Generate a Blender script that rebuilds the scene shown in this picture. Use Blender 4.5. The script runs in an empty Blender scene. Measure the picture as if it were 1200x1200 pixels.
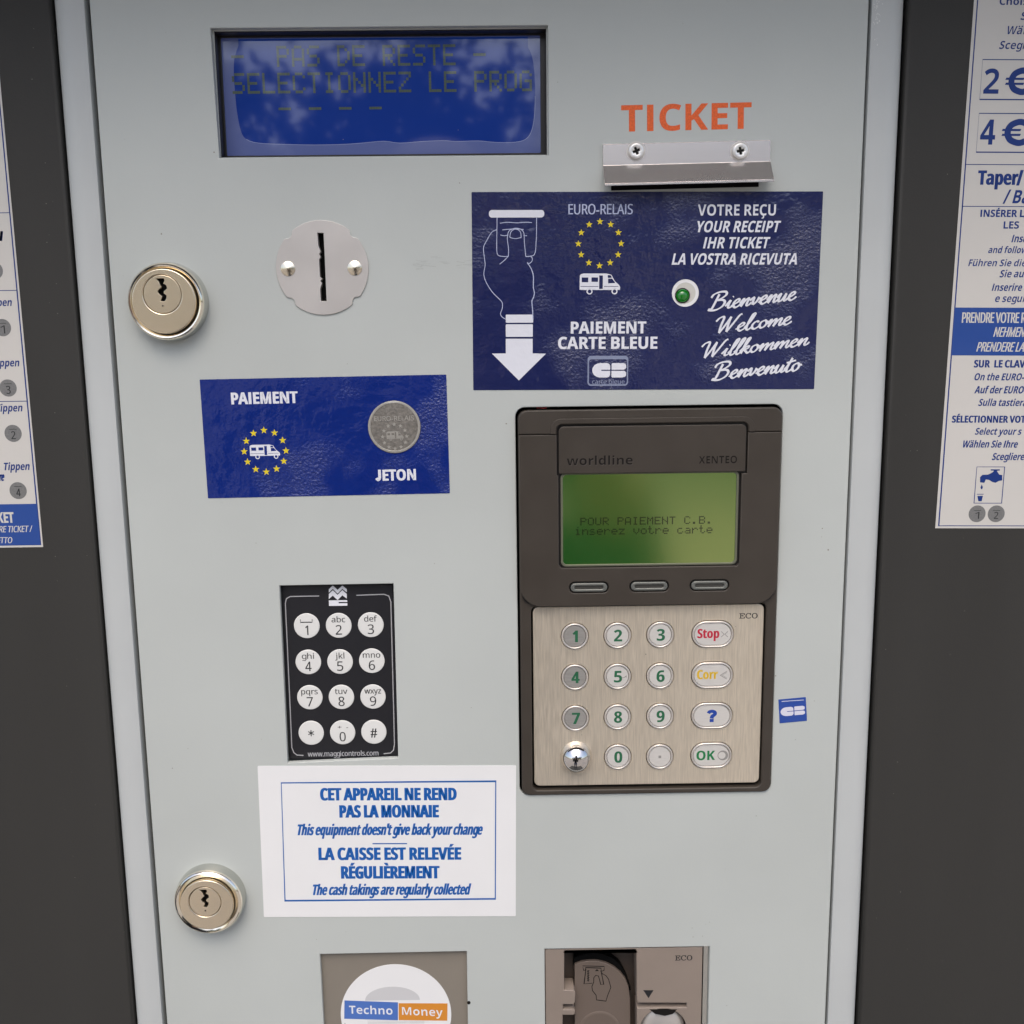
import bpy, bmesh, math, random
from mathutils import Vector, Matrix, noise
random.seed(7)
scn = bpy.context.scene
COL = scn.collection
MM = 0.001

# ------------------------------------------------------------------ camera
F = 1200.0                                   # focal length in photo pixels (photo is 1200 wide)
DIST = 0.400                                 # metres along the optical axis to the door sheet
down = Vector((88.0, -7075.0, 1200.0)).normalized()      # world -Z in (right, up, forward)
xax = Vector((1.0, 0.01363, 0.0070)).normalized()        # world +X
zax = -down
xax = (xax - zax * xax.dot(zax)).normalized()
yax = Vector((zax.y*xax.z - zax.z*xax.y, zax.z*xax.x - zax.x*xax.z, zax.x*xax.y - zax.y*xax.x))
if yax.z < 0: yax = -yax
def cam2world(v): return Vector((v.dot(xax), v.dot(yax), v.dot(zax)))
R_ = cam2world(Vector((1,0,0))); U_ = cam2world(Vector((0,1,0))); F_ = cam2world(Vector((0,0,1)))
CAM = -F_ * DIST                              # image centre looks at the world origin, on the door sheet
cd = bpy.data.cameras.new('camera'); cam = bpy.data.objects.new('camera', cd); COL.objects.link(cam)
cam.matrix_world = Matrix(((R_.x,U_.x,-F_.x,CAM.x),(R_.y,U_.y,-F_.y,CAM.y),(R_.z,U_.z,-F_.z,CAM.z),(0,0,0,1)))
cd.sensor_fit = 'HORIZONTAL'; cd.sensor_width = 36; cd.lens = 36*F/1200
cd.clip_start = 0.01; cd.clip_end = 500
scn.camera = cam
GROUND = -1.32

# ------------------------------------------------------------------ light
w = bpy.data.worlds.new('World'); scn.world = w; w.use_nodes = True
nt = w.node_tree; nt.nodes.clear()
sky = nt.nodes.new('ShaderNodeTexSky'); sky.sky_type = 'NISHITA'; sky.sun_disc = False
SUN_EL, SUN_AZ = 58.0, 185.0                  # azimuth clockwise from +Y (the kiosk faces 180)
sky.sun_elevation = math.radians(SUN_EL); sky.sun_rotation = math.radians(SUN_AZ)
sky.dust_density = 4.0; sky.air_density = 1.0; sky.ozone_density = 1.0
bg = nt.nodes.new('ShaderNodeBackground'); bg.inputs[1].default_value = 0.13
out = nt.nodes.new('ShaderNodeOutputWorld')
nt.links.new(sky.outputs[0], bg.inputs[0]); nt.links.new(bg.outputs[0], out.inputs[0])
sl = bpy.data.lights.new('sun', 'SUN'); sl.energy = 0.5; sl.angle = math.radians(50); sl.color = (1, .98, .94)
so = bpy.data.objects.new('sun', sl); COL.objects.link(so)
el, az = math.radians(SUN_EL), math.radians(SUN_AZ)
sd = Vector((math.sin(az)*math.cos(el), math.cos(az)*math.cos(el), math.sin(el)))
so.rotation_euler = sd.to_track_quat('Z', 'Y').to_euler(); so.location = (0, -3, 4)
scn.view_settings.view_transform = 'Standard'; scn.view_settings.look = 'None'
scn.view_settings.gamma = 1; scn.view_settings.exposure = 0.90
scn.render.engine = 'CYCLES'

# ------------------------------------------------------------------ measuring: photo pixel -> mm on a plane h mm in front of the door
def P(px, py, h=0.0):
    d = F_*F + R_*(px-600) - U_*(py-600)
    t = (-h*MM - CAM.y) / d.y
    q = CAM + d*t
    return q.x/MM, q.z/MM
def Z(ox, oy, s):                             # reading off an enlarged crop of the photo
    return lambda x, y: (ox + x/s, oy + y/s)

# ------------------------------------------------------------------ materials
MATS = {}
def mat(name, col, rough=.5, metal=0., bump=None, var=None, emit=None, coat=0., aniso=None, spec=None, coatrough=.03, coatior=None):
    m = bpy.data.materials.new(name); m.use_nodes = True
    n = m.node_tree; b = n.nodes['Principled BSDF']; L = n.links.new
    b.inputs['Base Color'].default_value = (*col, 1)
    b.inputs['Roughness'].default_value = rough; b.inputs['Metallic'].default_value = metal
    if spec is not None: b.inputs['Specular IOR Level'].default_value = spec
    if coatior: b.inputs['Coat IOR'].default_value = coatior
    if coat: b.inputs['Coat Weight'].default_value = coat; b.inputs['Coat Roughness'].default_value = coatrough
    if emit: b.inputs['Emission Color'].default_value = (*emit[0], 1); b.inputs['Emission Strength'].default_value = emit[1]
    tc = n.nodes.new('ShaderNodeTexCoord')
    def tex(scale, detail=3, stretch=(1,1,1), coord='Object'):
        mp = n.nodes.new('ShaderNodeMapping'); mp.inputs['Scale'].default_value = stretch
        L(tc.outputs[coord], mp.inputs[0])
        t = n.nodes.new('ShaderNodeTexNoise'); t.inputs['Scale'].default_value = scale; t.inputs['Detail'].default_value = detail
        L(mp.outputs[0], t.inputs['Vector']); return t
    if bump:
        prev = None
        for bb in bump:
            sc, dist, st = bb[:3]
            t = tex(sc, 4, st); bn = n.nodes.new('ShaderNodeBump'); bn.inputs['Distance'].default_value = dist
            bn.inputs['Strength'].default_value = 1.0
            if len(bb) > 3:                    # wrinkles that come in patches
                pm = tex(bb[3], 2); pr_ = n.nodes.new('ShaderNodeMapRange'); pr_.inputs[1].default_value = .50; pr_.inputs[2].default_value = .64
                pr_.inputs[3].default_value = .07; pr_.inputs[4].default_value = 1
                L(pm.outputs['Fac'], pr_.inputs[0]); L(pr_.outputs[0], bn.inputs['Strength'])
            L(t.outputs['Fac'], bn.inputs['Height'])
            if prev: L(prev.outputs[0], bn.inputs['Normal'])
            prev = bn
        L(prev.outputs[0], b.inputs['Normal'])
        if coat: L(prev.outputs[0], b.inputs['Coat Normal'])
    if var:                                    # (scale, amount, stretch, rough amount)
        sc, am, st, ra = var
        t = tex(sc, 6, st)
        mr = n.nodes.new('ShaderNodeMapRange'); mr.inputs[1].default_value = .3; mr.inputs[2].default_value = .7
        mr.inputs[3].default_value = 1-am; mr.inputs[4].default_value = 1+am
        L(t.outputs['Fac'], mr.inputs[0])
        vm = n.nodes.new('ShaderNodeVectorMath'); vm.operation = 'SCALE'; vm.inputs[0].default_value = col
        L(mr.outputs[0], vm.inputs['Scale']); L(vm.outputs[0], b.inputs['Base Color'])
        if ra:
            m2 = n.nodes.new('ShaderNodeMapRange'); m2.inputs[1].default_value = .3; m2.inputs[2].default_value = .7
            m2.inputs[3].default_value = max(0.02, rough-ra); m2.inputs[4].default_value = rough+ra
            L(t.outputs['Fac'], m2.inputs[0]); L(m2.outputs[0], b.inputs['Roughness'])
    MATS[name] = m
    return m
I3 = (1,1,1)
paint   = mat('door_paint', (.455,.480,.455), .43, bump=[(900,.00002,I3),(60,.00012,I3)], var=(9,.045,I3,.10))
alu     = mat('column_coating', (.46,.48,.47), .38, bump=[(1200,.00001,I3)], var=(20,.03,I3,.05))
anthra  = mat('anthracite_panel', (.037,.036,.033), .48, spec=.2, bump=[(1400,.00003,I3)], var=(16,.10,(1,1,.12),.06))
black   = mat('black_void', (.003,.003,.003), .8, spec=.1)
rubber  = mat('dark_gasket', (.05,.053,.05), .7)
gap_gry = mat('gap_gasket', (.13,.14,.13), .6)
housing = mat('brown_plastic', (.046,.038,.030), .42, spec=.38, bump=[(2500,.00001,I3)], var=(80,.06,I3,.04))
housing2= mat('brown_plastic_emboss', (.008,.007,.006), .5, spec=.2)
steel   = mat('brushed_steel', (.74,.66,.53), .36, .7, bump=[(420,.00005,(6,6,.25))], var=(500,.11,(5,5,.25),.08))
keyrim  = mat('key_rim', (.62,.58,.53), .28, .6)
keycap  = mat('key_cap', (.62,.60,.56), .35, .25, var=(300,.04,(1,1,6),.05))
keyworn = mat('key_cap_worn', (.38,.365,.34), .35, .45, var=(300,.10,(.6,1,6),.08))
green_t = mat('green_print', (.012,.115,.05), .5)
red_t   = mat('red_print', (.45,.012,.04), .5)
yel_t   = mat('ochre_print', (.62,.40,.02), .5)
blu_t   = mat('blue_print', (.01,.05,.30), .5)
grn2_t  = mat('dark_green_print', (.005,.17,.05), .5)
gry_t   = mat('grey_print', (.26,.25,.23), .5)
black_t = mat('black_print', (.012,.012,.014), .5)
white_t = mat('white_print', (.72,.73,.76), .4)
whites_t= mat('white_film_print', (.70,.71,.76), .25, coat=.5, bump=[(260,.0002,I3)])
thin_t  = mat('thin_line_print', (.42,.46,.62), .3)
yell_t  = mat('star_yellow', (.70,.55,.02), .35)
orange_t= mat('orange_print', (.72,.105,.009), .45, var=(1500,.2,I3,0))
blue_f  = mat('blue_film', (.003,.018,.165), .4, spec=.1, coat=.9, bump=[(900,.0008,(1,1,1),38),(60,.0012,(1,1,1))], coatrough=.03)
navy_f  = mat('navy_film', (.008,.013,.075), .4, spec=.2, coat=1., bump=[(950,.0007,(1,1,1),30),(60,.0012,(1,1,1))], coatrough=.03)
white_f = mat('white_film', (.75,.75,.74), .35, coat=.15, var=(40,.012,I3,.03))
poster_f= mat('poster_film', (.56,.54,.50), .4, coat=.2, bump=[(40,.0001,I3)], var=(12,.03,I3,.03))
post_bl = mat('poster_blue', (.010,.055,.26), .35, coat=.3)
post_b2 = mat('poster_text_blue', (.006,.030,.17), .5, spec=.3)
wht_blue= mat('white_sticker_blue', (.002,.095,.37), .4)
chrome  = mat('lock_nickel', (.88,.76,.57), .27, 1.)
chrome2 = mat('lock_side', (.60,.60,.56), .16, 1.)
ringm   = mat('lock_rim_polish', (.90,.83,.70), .10, 1.)
chrome3 = mat('polished_chrome', (.70,.67,.64), .08, 1.)
satin   = mat('satin_stainless', (.60,.57,.535), .42, .7, bump=[(600,.00001,I3)], var=(50,.03,I3,.04))
screwm  = mat('zinc_screw', (.88,.87,.84), .28, .6)
brass   = mat('dome_screw', (.78,.70,.55), .22, 1.)
alubar  = mat('drawn_aluminium', (.84,.80,.78), .27, .88)
lcd_b   = mat('blue_lcd', (.002,.020,.18), .5, spec=.1, emit=((.001,.030,.20),.16), coat=1.0, coatrough=.04, coatior=1.75)
lcd_txt = mat('blue_lcd_dots', (.055,.085,.045), .5, coat=1.0, coatrough=.04, coatior=1.75)
lcd_edge= mat('blue_lcd_film_edge', (.08,.11,.30), .35, coat=1.0, coatrough=.05, coatior=1.75, emit=((.05,.08,.28),.05))
lcd_rim = mat('film_rim', (.35,.40,.60), .2, coat=1.0)
lcd_g   = mat('green_lcd', (.40,.39,.13), .13, 1.0, emit=((.004,.065,.010),.5), coat=1.0, coatrough=.10)
lcd_gt  = mat('green_lcd_dots', (.09,.095,.04), .2, .9, coat=1.0, coatrough=.10)
bezel_k = mat('black_bezel', (.012,.011,.011), .35)
mk_blk  = mat('keypad_black', (.011,.011,.014), .42, bump=[(1500,.00001,I3)])
mk_wht  = mat('keypad_white', (.68,.68,.65), .4)
mk_line = mat('keypad_line', (.42,.42,.43), .4)
rdr     = mat('reader_beige', (.245,.200,.165), .45, bump=[(1800,.00001,I3)], var=(60,.04,I3,.04))
rdr_in  = mat('reader_inner_shaded', (.06,.045,.036), .42)  # brown darkened, the shade inside the recess is put into the colour
rdr_tg  = mat('reader_tongue_shaded', (.135,.105,.085), .4, bump=[(1800,.00001,I3)])  # darker than the face, depth shade painted into the plastic colour
tmoney  = mat('note_reader_face', (.215,.190,.155), .45, bump=[(1800,.00001,I3)], var=(60,.03,I3,.03))
tm_blue = mat('logo_blue', (.07,.16,.46), .35)
tm_org  = mat('logo_orange', (.62,.24,.03), .35)
tm_gry  = mat('logo_grey', (.55,.55,.55), .4)
coin_m  = mat('token_metal', (.22,.205,.18), .45, .5, bump=[(1500,.00012,I3)], var=(900,.25,I3,.05))
coin_l  = mat('token_relief', (.52,.50,.45), .35, .6)
cb_wht  = mat('cb_white', (.62,.62,.70), .35)
ledm    = mat('led_green', (.004,.11,.008), .15, emit=((.003,.10,.006),.3), coat=1.0)
cream   = mat('hole_cream', (.55,.54,.48), .5)
coingry = mat('printed_coin', (.16,.16,.155), .5, var=(1500,.15,I3,0))
gravel  = mat('gravel_ground', (.36,.33,.29), .9, var=(9,.25,I3,0), bump=[(60,.01,I3)])
leafm   = mat('leaves', (.028,.045,.014), .6, var=(3,.4,I3,0))
bark    = mat('bark', (.10,.075,.055), .85, bump=[(30,.01,(1,1,.2))])
cloth   = mat('dark_jacket', (.018,.018,.022), .85)
jeans   = mat('jeans', (.05,.07,.12), .9)
skinm   = mat('skin', (.45,.27,.19), .5)
hairm   = mat('hair', (.04,.025,.015), .6)

# ------------------------------------------------------------------ builders (local plate space: u right, v up, w towards the camera, mm)
def link_mesh(name, me, m, parent=None, smooth=40):
    me.materials.clear(); me.materials.append(m)
    for p in me.polygons: p.material_index = 0; p.use_smooth = True
    me.set_sharp_from_angle(angle=math.radians(smooth))
    o = bpy.data.objects.new(name, me); COL.objects.link(o)
    if parent is not None: o.parent = parent
    return o
def tf(me, u=0, v=0, w=0):                    # mm plate space -> metres
    for q in me.vertices:
        x, y, z = q.co
        q.co = ((x+u)*MM, -(z+w)*MM, (y+v)*MM)
    return me
def join(meshes):
    bm = bmesh.new()
    for me in meshes: bm.from_mesh(me); bpy.data.meshes.remove(me)
    out = bpy.data.meshes.new('mesh'); bm.to_mesh(out); bm.free(); return out
def flat_faces(o):                            # keep the flat front of a bevelled plate truly flat
    for p in o.data.polygons:
        if abs(p.normal.y) > .9995: p.use_smooth = False
    return o
def plate_raw(loops, w0, w1, bevel=0., res=2):
    c = bpy.data.curves.new('c', 'CURVE'); c.dimensions = '2D'; c.fill_mode = 'BOTH'
    th = w1-w0; bevel = min(bevel, th/2-1e-4) if th > 0 else 0
    c.extrude = th/2-bevel; c.bevel_depth = bevel; c.offset = -bevel; c.bevel_resolution = res
    for pts in loops:
        s = c.splines.new('POLY'); s.points.add(len(pts)-1); s.use_cyclic_u = True
        for p, q in zip(s.points, pts): p.co = (q[0], q[1], 0, 1)
    o = bpy.data.objects.new('c', c); me = bpy.data.meshes.new_from_object(o)
    bpy.data.objects.remove(o); bpy.data.curves.remove(c)
    bm = bmesh.new(); bm.from_mesh(me); bmesh.ops.remove_doubles(bm, verts=bm.verts, dist=1e-4)
    bmesh.ops.recalc_face_normals(bm, faces=bm.faces); bm.to_mesh(me); bm.free()
    for q in me.vertices: q.co.z += (w0+w1)/2
    return me
def plate(name, loops, w0, w1, m, parent, bevel=0., res=2):
    if not isinstance(loops[0][0], (tuple, list, Vector)): loops = [loops]
    return flat_faces(link_mesh(name, tf(plate_raw(loops, w0, w1, bevel, res)), m, parent))
def rr(cx, cy, w_, h_, r=0., n=6, rot=0.):    # rounded rectangle; r may be (tl,tr,br,bl)
    rs = r if isinstance(r, (tuple, list)) else (r,)*4
    pts = []
    for (sx, sy, a0, q) in ((-1,1,180,rs[0]),(1,1,90,rs[1]),(1,-1,0,rs[2]),(-1,-1,-90,rs[3])):
        if q <= 0: pts.append((sx*w_/2, sy*h_/2)); continue
        for k in range(n+1):
            a = math.radians(a0-90*k/n)
            pts.append((sx*(w_/2-q)+q*math.cos(a), sy*(h_/2-q)+q*math.sin(a)))
    c, s = math.cos(rot), math.sin(rot)
    return [(cx+x*c-y*s, cy+x*s+y*c) for x, y in pts]
def box2(x0, y0, x1, y1, r=0., n=6): return rr((x0+x1)/2, (y0+y1)/2, abs(x1-x0), abs(y1-y0), r, n)
def circ(cx, cy, r, n=40, ry=None): return [(cx+r*math.cos(2*math.pi*k/n), cy+(ry or r)*math.sin(2*math.pi*k/n)) for k in range(n)]
def lathe_raw(prof, cx=0, cy=0, n=64):
    bm = bmesh.new(); rings = []
    for (r, w_) in prof:
        if r <= 1e-6: rings.append([bm.verts.new((cx, cy, w_))])
        else: rings.append([bm.verts.new((cx+r*math.cos(2*math.pi*k/n), cy+r*math.sin(2*math.pi*k/n), w_)) for k in range(n)])
    for a, b in zip(rings, rings[1:]):
        for k in range(n):
            k2 = (k+1) % n
            va = [a[k % len(a)], a[k2 % len(a)]]; vb = [b[k % len(b)], b[k2 % len(b)]]
            f = list(dict.fromkeys(va+vb[::-1]))
            if len(f) >= 3: bm.faces.new(f)
    bmesh.ops.recalc_face_normals(bm, faces=bm.faces)
    me = bpy.data.meshes.new('l'); bm.to_mesh(me); bm.free(); return me
def lathe(name, prof, m, parent, cx=0, cy=0, n=64): return link_mesh(name, tf(lathe_raw(prof, cx, cy, n)), m, parent, 35)
def flat(loops, w_):                          # thin printed shape
    if not isinstance(loops[0][0], (tuple, list, Vector)): loops = [loops]
    return plate_raw(loops, w_-.004, w_+.004)
def ribbon(pts, width, w_, closed=False, nib=None, dw=.0):
    if closed: pts = list(pts)+[pts[0]]
    V, Fc = [], []
    n = len(pts)
    for i, p in enumerate(pts):
        a = pts[max(i-1, 0)]; b = pts[min(i+1, n-1)]
        if closed and i in (0, n-1): a = pts[n-2]; b = pts[1]
        dx, dy = b[0]-a[0], b[1]-a[1]; l = math.hypot(dx, dy) or 1; nx, ny = -dy/l, dx/l
        wd = width
        if nib: wd = width*(nib[1]+(1-nib[1])*abs(math.sin(math.atan2(dy, dx)-math.radians(nib[0]))))
        elif 0 < i < n-1:
            d1 = Vector((p[0]-a[0], p[1]-a[1])); d2 = Vector((b[0]-p[0], b[1]-p[1]))
            if d1.length > 0 and d2.length > 0: wd = width/max(.5, math.cos(d1.angle(d2)/2))
        z = w_+dw*i
        V += [(p[0]+nx*wd/2, p[1]+ny*wd/2, z), (p[0]-nx*wd/2, p[1]-ny*wd/2, z)]
        if i: k = 2*i; Fc.append((k-2, k-1, k+1, k))
    me = bpy.data.meshes.new('r'); me.from_pydata(V, [], Fc)
    for q in me.polygons:
        if q.normal.z < 0: q.flip()
    return me
def catmull(pts, k=6):
    o = []; n = len(pts)
    for i in range(n-1):
        p0, p1, p2, p3 = (Vector(pts[max(i-1, 0)]), Vector(pts[i]), Vector(pts[i+1]), Vector(pts[min(i+2, n-1)]))
        for j in range(k):
            t = j/k
            o.append(tuple(.5*((2*p1)+(p2-p0)*t+(2*p0-5*p1+4*p2-p3)*t*t+(3*p1-p0-3*p2+p3)*t**3)))
    o.append(tuple(pts[-1])); return o
# text, converted to a flat mesh, fitted between two ink ends, with real emboldening of the outline
_tc = {}
def _style(ch, st):
    o = ord(ch)
    up, lo, dg = {'B': (0x1D5D4, 0x1D5EE, 0x1D7EC), 'R': (0x1D5A0, 0x1D5BA, 0x1D7E2), 'M': (0x1D670, 0x1D68A, 0x1D7F6)}[st]
    if 65 <= o <= 90: return chr(up+o-65)
    if 97 <= o <= 122: return chr(lo+o-97)
    if 48 <= o <= 57: return chr(dg+o-48)
    return ch
def _fill(s):
    c = bpy.data.curves.new('t', 'FONT'); c.body = s; c.size = 1; c.resolution_u = 4
    o = bpy.data.objects.new('t', c); me = bpy.data.meshes.new_from_object(o)
    bpy.data.objects.remove(o); bpy.data.curves.remove(c); return me
def _ext(me):
    xs = [q.co.x for q in me.vertices]; return (min(xs), max(xs)) if xs else (0, 0)
RSB = {'B':.04,'C':.02,'D':.05,'E':.035,'F':.01,'G':.055,'K':-.005,'L':.01,'P':.03,'R':-.005,'S':.035,'T':.015,
       'a':.07,'b':.045,'c':.015,'d':.075,'e':.035,'f':-.01,'g':.0,'h':.075,'j':.07,'k':-.005,'l':.075,'m':.075,'n':.075,'p':.045,'q':.075,'r':.0,'s':.03,'t':.015,'u':.075}
BAR = {'B': (.095, .255, .35), 'R': (.098, .190, .288)}     # a plain upright bar for capital I
NEED = {'B': 'ABCDEFGHIKLMNOPQRSTUVWabcdefghiklmnopqrstuvwy0123456789', 'R': 'AELORSUXTNabcdefghijklmnopqrstuvwxyz0123456789', 'M': 'ECO'}
def _sheet(st):                               # the letters of one style, set in lines far apart and read back line by line
    c = bpy.data.curves.new('t', 'FONT'); c.size = 1; c.resolution_u = 3; c.space_line = 3
    L_ = NEED[st]; c.body = '\n'.join(_style(ch, st) for ch in L_)
    o = bpy.data.objects.new('t', c); me = bpy.data.meshes.new_from_object(o)
    bpy.data.objects.remove(o); bpy.data.curves.remove(c)
    out_ = [([], [], {}) for ch in L_]
    for q in me.vertices:
        k = int(round((.3-q.co.y)/3.0)); out_[k][2][q.index] = len(out_[k][0]); out_[k][0].append((q.co.x, q.co.y+k*3.0))
    for p in me.polygons:
        k = int(round((.3-me.vertices[p.vertices[0]].co.y)/3.0)); out_[k][1].append(tuple(out_[k][2][i] for i in p.vertices))
    bpy.data.meshes.remove(me)
    for ch, (V, Fc, _m) in zip(L_, out_):
        if ch == 'I' and st in BAR: continue
        if not V:                              # this style lacks the letter: take the plain one
            me = _fill(ch); V = [(q.co.x*1.047, q.co.y*1.047) for q in me.vertices]; Fc = [tuple(p.vertices) for p in me.polygons]
        xs = [a for a, b in V]; _tc[(ch, st)] = (V, Fc, max(xs)+(RSB.get(ch, min(xs)) if st != 'M' else min(xs)))
def _stroke(pts, wd, adv, extra=()):          # a letter drawn with a stroke
    me = ribbon(catmull(pts, 5), wd, 0); V = [(q.co.x, q.co.y) for q in me.vertices]; Fc = [tuple(p.vertices) for p in me.polygons]
    bpy.data.meshes.remove(me)
    for poly in extra: k = len(V); V += list(poly); Fc.append(tuple(range(k, k+len(poly))))
    return (V, Fc, adv)
def glyph(ch, st):                            # outline triangles and advance of one character
    if ch == ' ': return ([], [], .25)
    if not any(k[1] == st for k in _tc):
        _sheet(st)
        wd = .165 if st == 'B' else .092
        _tc[('J', st)] = _stroke([(.27,.714),(.27,.45),(.27,.24),(.24,.12),(.16,.07),(.08,.09),(.03,.17)], wd, .43)
        _tc[('?', st)] = _stroke([(.08,.54),(.14,.62),(.25,.645),(.36,.60),(.39,.50),(.34,.41),(.26,.34),(.235,.22)], wd*.9, .5,
                                 [[(.155,0),(.315,0),(.315,.15),(.155,.15)]])
        t = wd*.62
        _tc[('€', st)] = _stroke([(.56,.62),(.46,.66),(.36,.655),(.22,.58),(.15,.46),(.135,.357),(.15,.25),(.22,.13),(.36,.06),(.46,.055),(.56,.10)], wd*.85, .6)
    if (ch, st) not in _tc:
        if ch == 'I' and st in BAR:
            a, b, w_ = BAR[st]; _tc[(ch, st)] = ([(a,0),(b,0),(b,.714),(a,.714)], [(0,1,2,3)], w_)
        else:
            g_ = _style(ch, st); me = _fill(g_); xs = _ext(me); k = 1.0 if g_ != ch else 1.047
            _tc[(ch, st)] = ([(q.co.x*k, q.co.y*k) for q in me.vertices], [tuple(p.vertices) for p in me.polygons],
                             (xs[1]+(RSB.get(ch, xs[0]) if st != 'M' else xs[0]))*k)
            bpy.data.meshes.remove(me)
    return _tc[(ch, st)]
ACC = {'É':('E','a'),'È':('E','g'),'Ç':('C','c'),'ü':('u','u'),'ä':('a','u')}
def text(s, u0, u1, v0, cap, w_, bold=(0,0), shear=0., rise=0., st=None):
    b_ = bold[0]/cap if cap else 0
    if st is None: st = ('B', .255) if b_ >= .08 else (('B', .195) if b_ >= .045 else ('R', .14))
    style, stem = st
    V, Fc, own, x = [], [], [], 0.
    def addp(poly, plain):
        k = len(V); V.extend(poly); own.extend([plain]*len(poly)); Fc.append(tuple(range(k, k+len(poly))))
    for ch in s:
        base, acc = ACC.get(ch, (ch, None))
        gv, gf, adv = glyph(base, style); k = len(V)
        plain = base not in ' ' and _style(base, style) == base
        V += [(x+a, b) for a, b in gv]; own += [plain]*len(gv); Fc += [tuple(k+i for i in f) for f in gf]
        if acc:
            lo = min(a for a, b in gv); hi = max(a for a, b in gv); m = x+(lo+hi)/2; t = .16 if style == 'B' else .09
            y = .76 if base.isupper() else .62
            if acc == 'a': addp([(m-.07,y),(m+.03,y),(m+.16,y+.15),(m-.01,y+.15)], False)
            if acc == 'g': addp([(m+.07,y),(m-.03,y),(m-.16,y+.15),(m+.01,y+.15)][::-1], False)
            if acc == 'c': addp([(m-.03,.0),(m+.07,.0),(m+.10,-.10),(m+.02,-.20),(m-.12,-.20),(m-.10,-.14),(m-.01,-.12)][::-1], False)
            if acc == 'u':
                for d in (-.13, .13): addp([(m+d-t/2,y),(m+d+t/2,y),(m+d+t/2,y+.12),(m+d-t/2,y+.12)], False)
        x += adv
    lo = min(a for a, b in V); hi = max(a for a, b in V)
    base_stem = {'B': .165, 'R': .092, 'M': .06}[style]
    sy = cap/.714; W_ = u1-u0-abs(shear)*cap*.9
    # stem = base_stem*sx + 2*bx, width = (hi-lo)*sx + 2*bx
    tgt = stem*cap; sx = (W_-tgt)/max(1e-6, (hi-lo)-base_stem); bx = (tgt-base_stem*sx)/2
    if len(s) < 3 or bx < -.03*cap: bx = max(-.02*cap, min(.09*cap, bx)); sx = (W_-2*bx)/(hi-lo)
    by = bold[1]*.25 if bx > 0 else 0
    sy = (cap-2*by)/.714
    me = bpy.data.meshes.new('t'); me.from_pydata([((a-lo)*sx+u0+bx, b*sy, 0) for a, b in V], [], Fc)
    extra = .03*cap if style == 'B' else 0
    bm = bmesh.new(); bm.from_mesh(me); bm.verts.ensure_lookup_table()
    flag = {q: own[i] for i, q in enumerate(bm.verts)}
    mv = {}
    for e_ in bm.edges:
        if len(e_.link_faces) == 1:
            f = e_.link_faces[0]; c = f.calc_center_median(); a, b = e_.verts[0].co, e_.verts[1].co
            d = b-a; nrm = Vector((d.y, -d.x, 0))
            if nrm.length < 1e-9: continue
            nrm.normalize()
            if nrm.dot(c-a) > 0: nrm = -nrm
            for q in e_.verts: mv.setdefault(q, []).append(nrm)
    for q, ns in mv.items():
        if len(ns) == 2:
            m_ = ns[0]+ns[1]
            m_ = ns[0].copy() if m_.length < .2 else m_/max(.5, (1+ns[0].dot(ns[1])))
        else: m_ = sum(ns, Vector()); m_ = m_.normalized() if m_.length > 0 else m_
        ex = extra if flag.get(q) else 0
        q.co.x += m_.x*(bx+ex); q.co.y += m_.y*(by+ex)
    bm.to_mesh(me); bm.free()
    for q in me.vertices:
        y = q.co.y+by; q.co = (q.co.x+shear*y, y+v0+rise*(q.co.x-u0), w_)
    for p in me.polygons:
        if p.normal.z < 0: p.flip()
    me.update()
    return me

class Thing:
    """an Empty at a plate's centre; px helpers read local mm off the photo"""
    def __init__(s, name, label, cat, corners=None, c=None, h=0., ang=0., group=None):
        s.h = h
        if corners:
            q = [P(x, y, h) for x, y in corners]
            cx = sum(a[0] for a in q)/4; cy = sum(a[1] for a in q)/4
            t = Vector((q[1][0]-q[0][0]+q[2][0]-q[3][0], q[1][1]-q[0][1]+q[2][1]-q[3][1]))/2
            r = Vector((q[1][0]-q[2][0]+q[0][0]-q[3][0], q[1][1]-q[2][1]+q[0][1]-q[3][1]))/2
            ang = (math.atan2(t.y, t.x)+math.atan2(-r.x, r.y))/2; s.w, s.hh = t.length, r.length
        else: cx, cy = P(*c, h); s.w = s.hh = 0
        s.cx, s.cy, s.ang = cx, cy, ang
        o = bpy.data.objects.new(name, None); COL.objects.link(o); o.empty_display_size = .01
        o.location = (cx*MM, -h*MM, cy*MM); o.rotation_euler = (0, -ang, 0)
        o['label'] = label; o['category'] = cat
        if group: o['group'] = group
        s.o = o
    def p(s, px, py=None, dh=0.):
        if py is None: px, py = px
        x, y = P(px, py, s.h+dh); x -= s.cx; y -= s.cy
        c, n = math.cos(-s.ang), math.sin(-s.ang)
        return (x*c-y*n, x*n+y*c)
    def pts(s, zf, L, dh=0.): return [s.p(zf(*q), dh=dh) for q in L]
    def text(s, zf, string, x0, x1, ytop, ybase, w_, bold=0., shear=0., rise=0., by=None, dh=0., st=None):
        a = s.p(zf(x0, ybase), dh=dh); b = s.p(zf(x1, ybase), dh=dh); t = s.p(zf(x0, ytop), dh=dh)
        cap = t[1]-a[1]
        return text(string, a[0], b[0], a[1], cap, w_, (bold*cap, (bold*.55 if by is None else by)*cap), shear, rise, st)
    def put(s, name, meshes, m, parent=None):
        if not isinstance(meshes, list): meshes = [meshes]
        return link_mesh(name, tf(join(meshes)), m, parent or s.o, 30)
idz = lambda x, y: (x, y)
def star(cx, cy, r, w_):
    return flat([(cx+(r if k % 2 == 0 else r*.42)*math.sin(math.pi*k/5), cy+(r if k % 2 == 0 else r*.42)*math.cos(math.pi*k/5)) for k in range(10)], w_)
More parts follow.
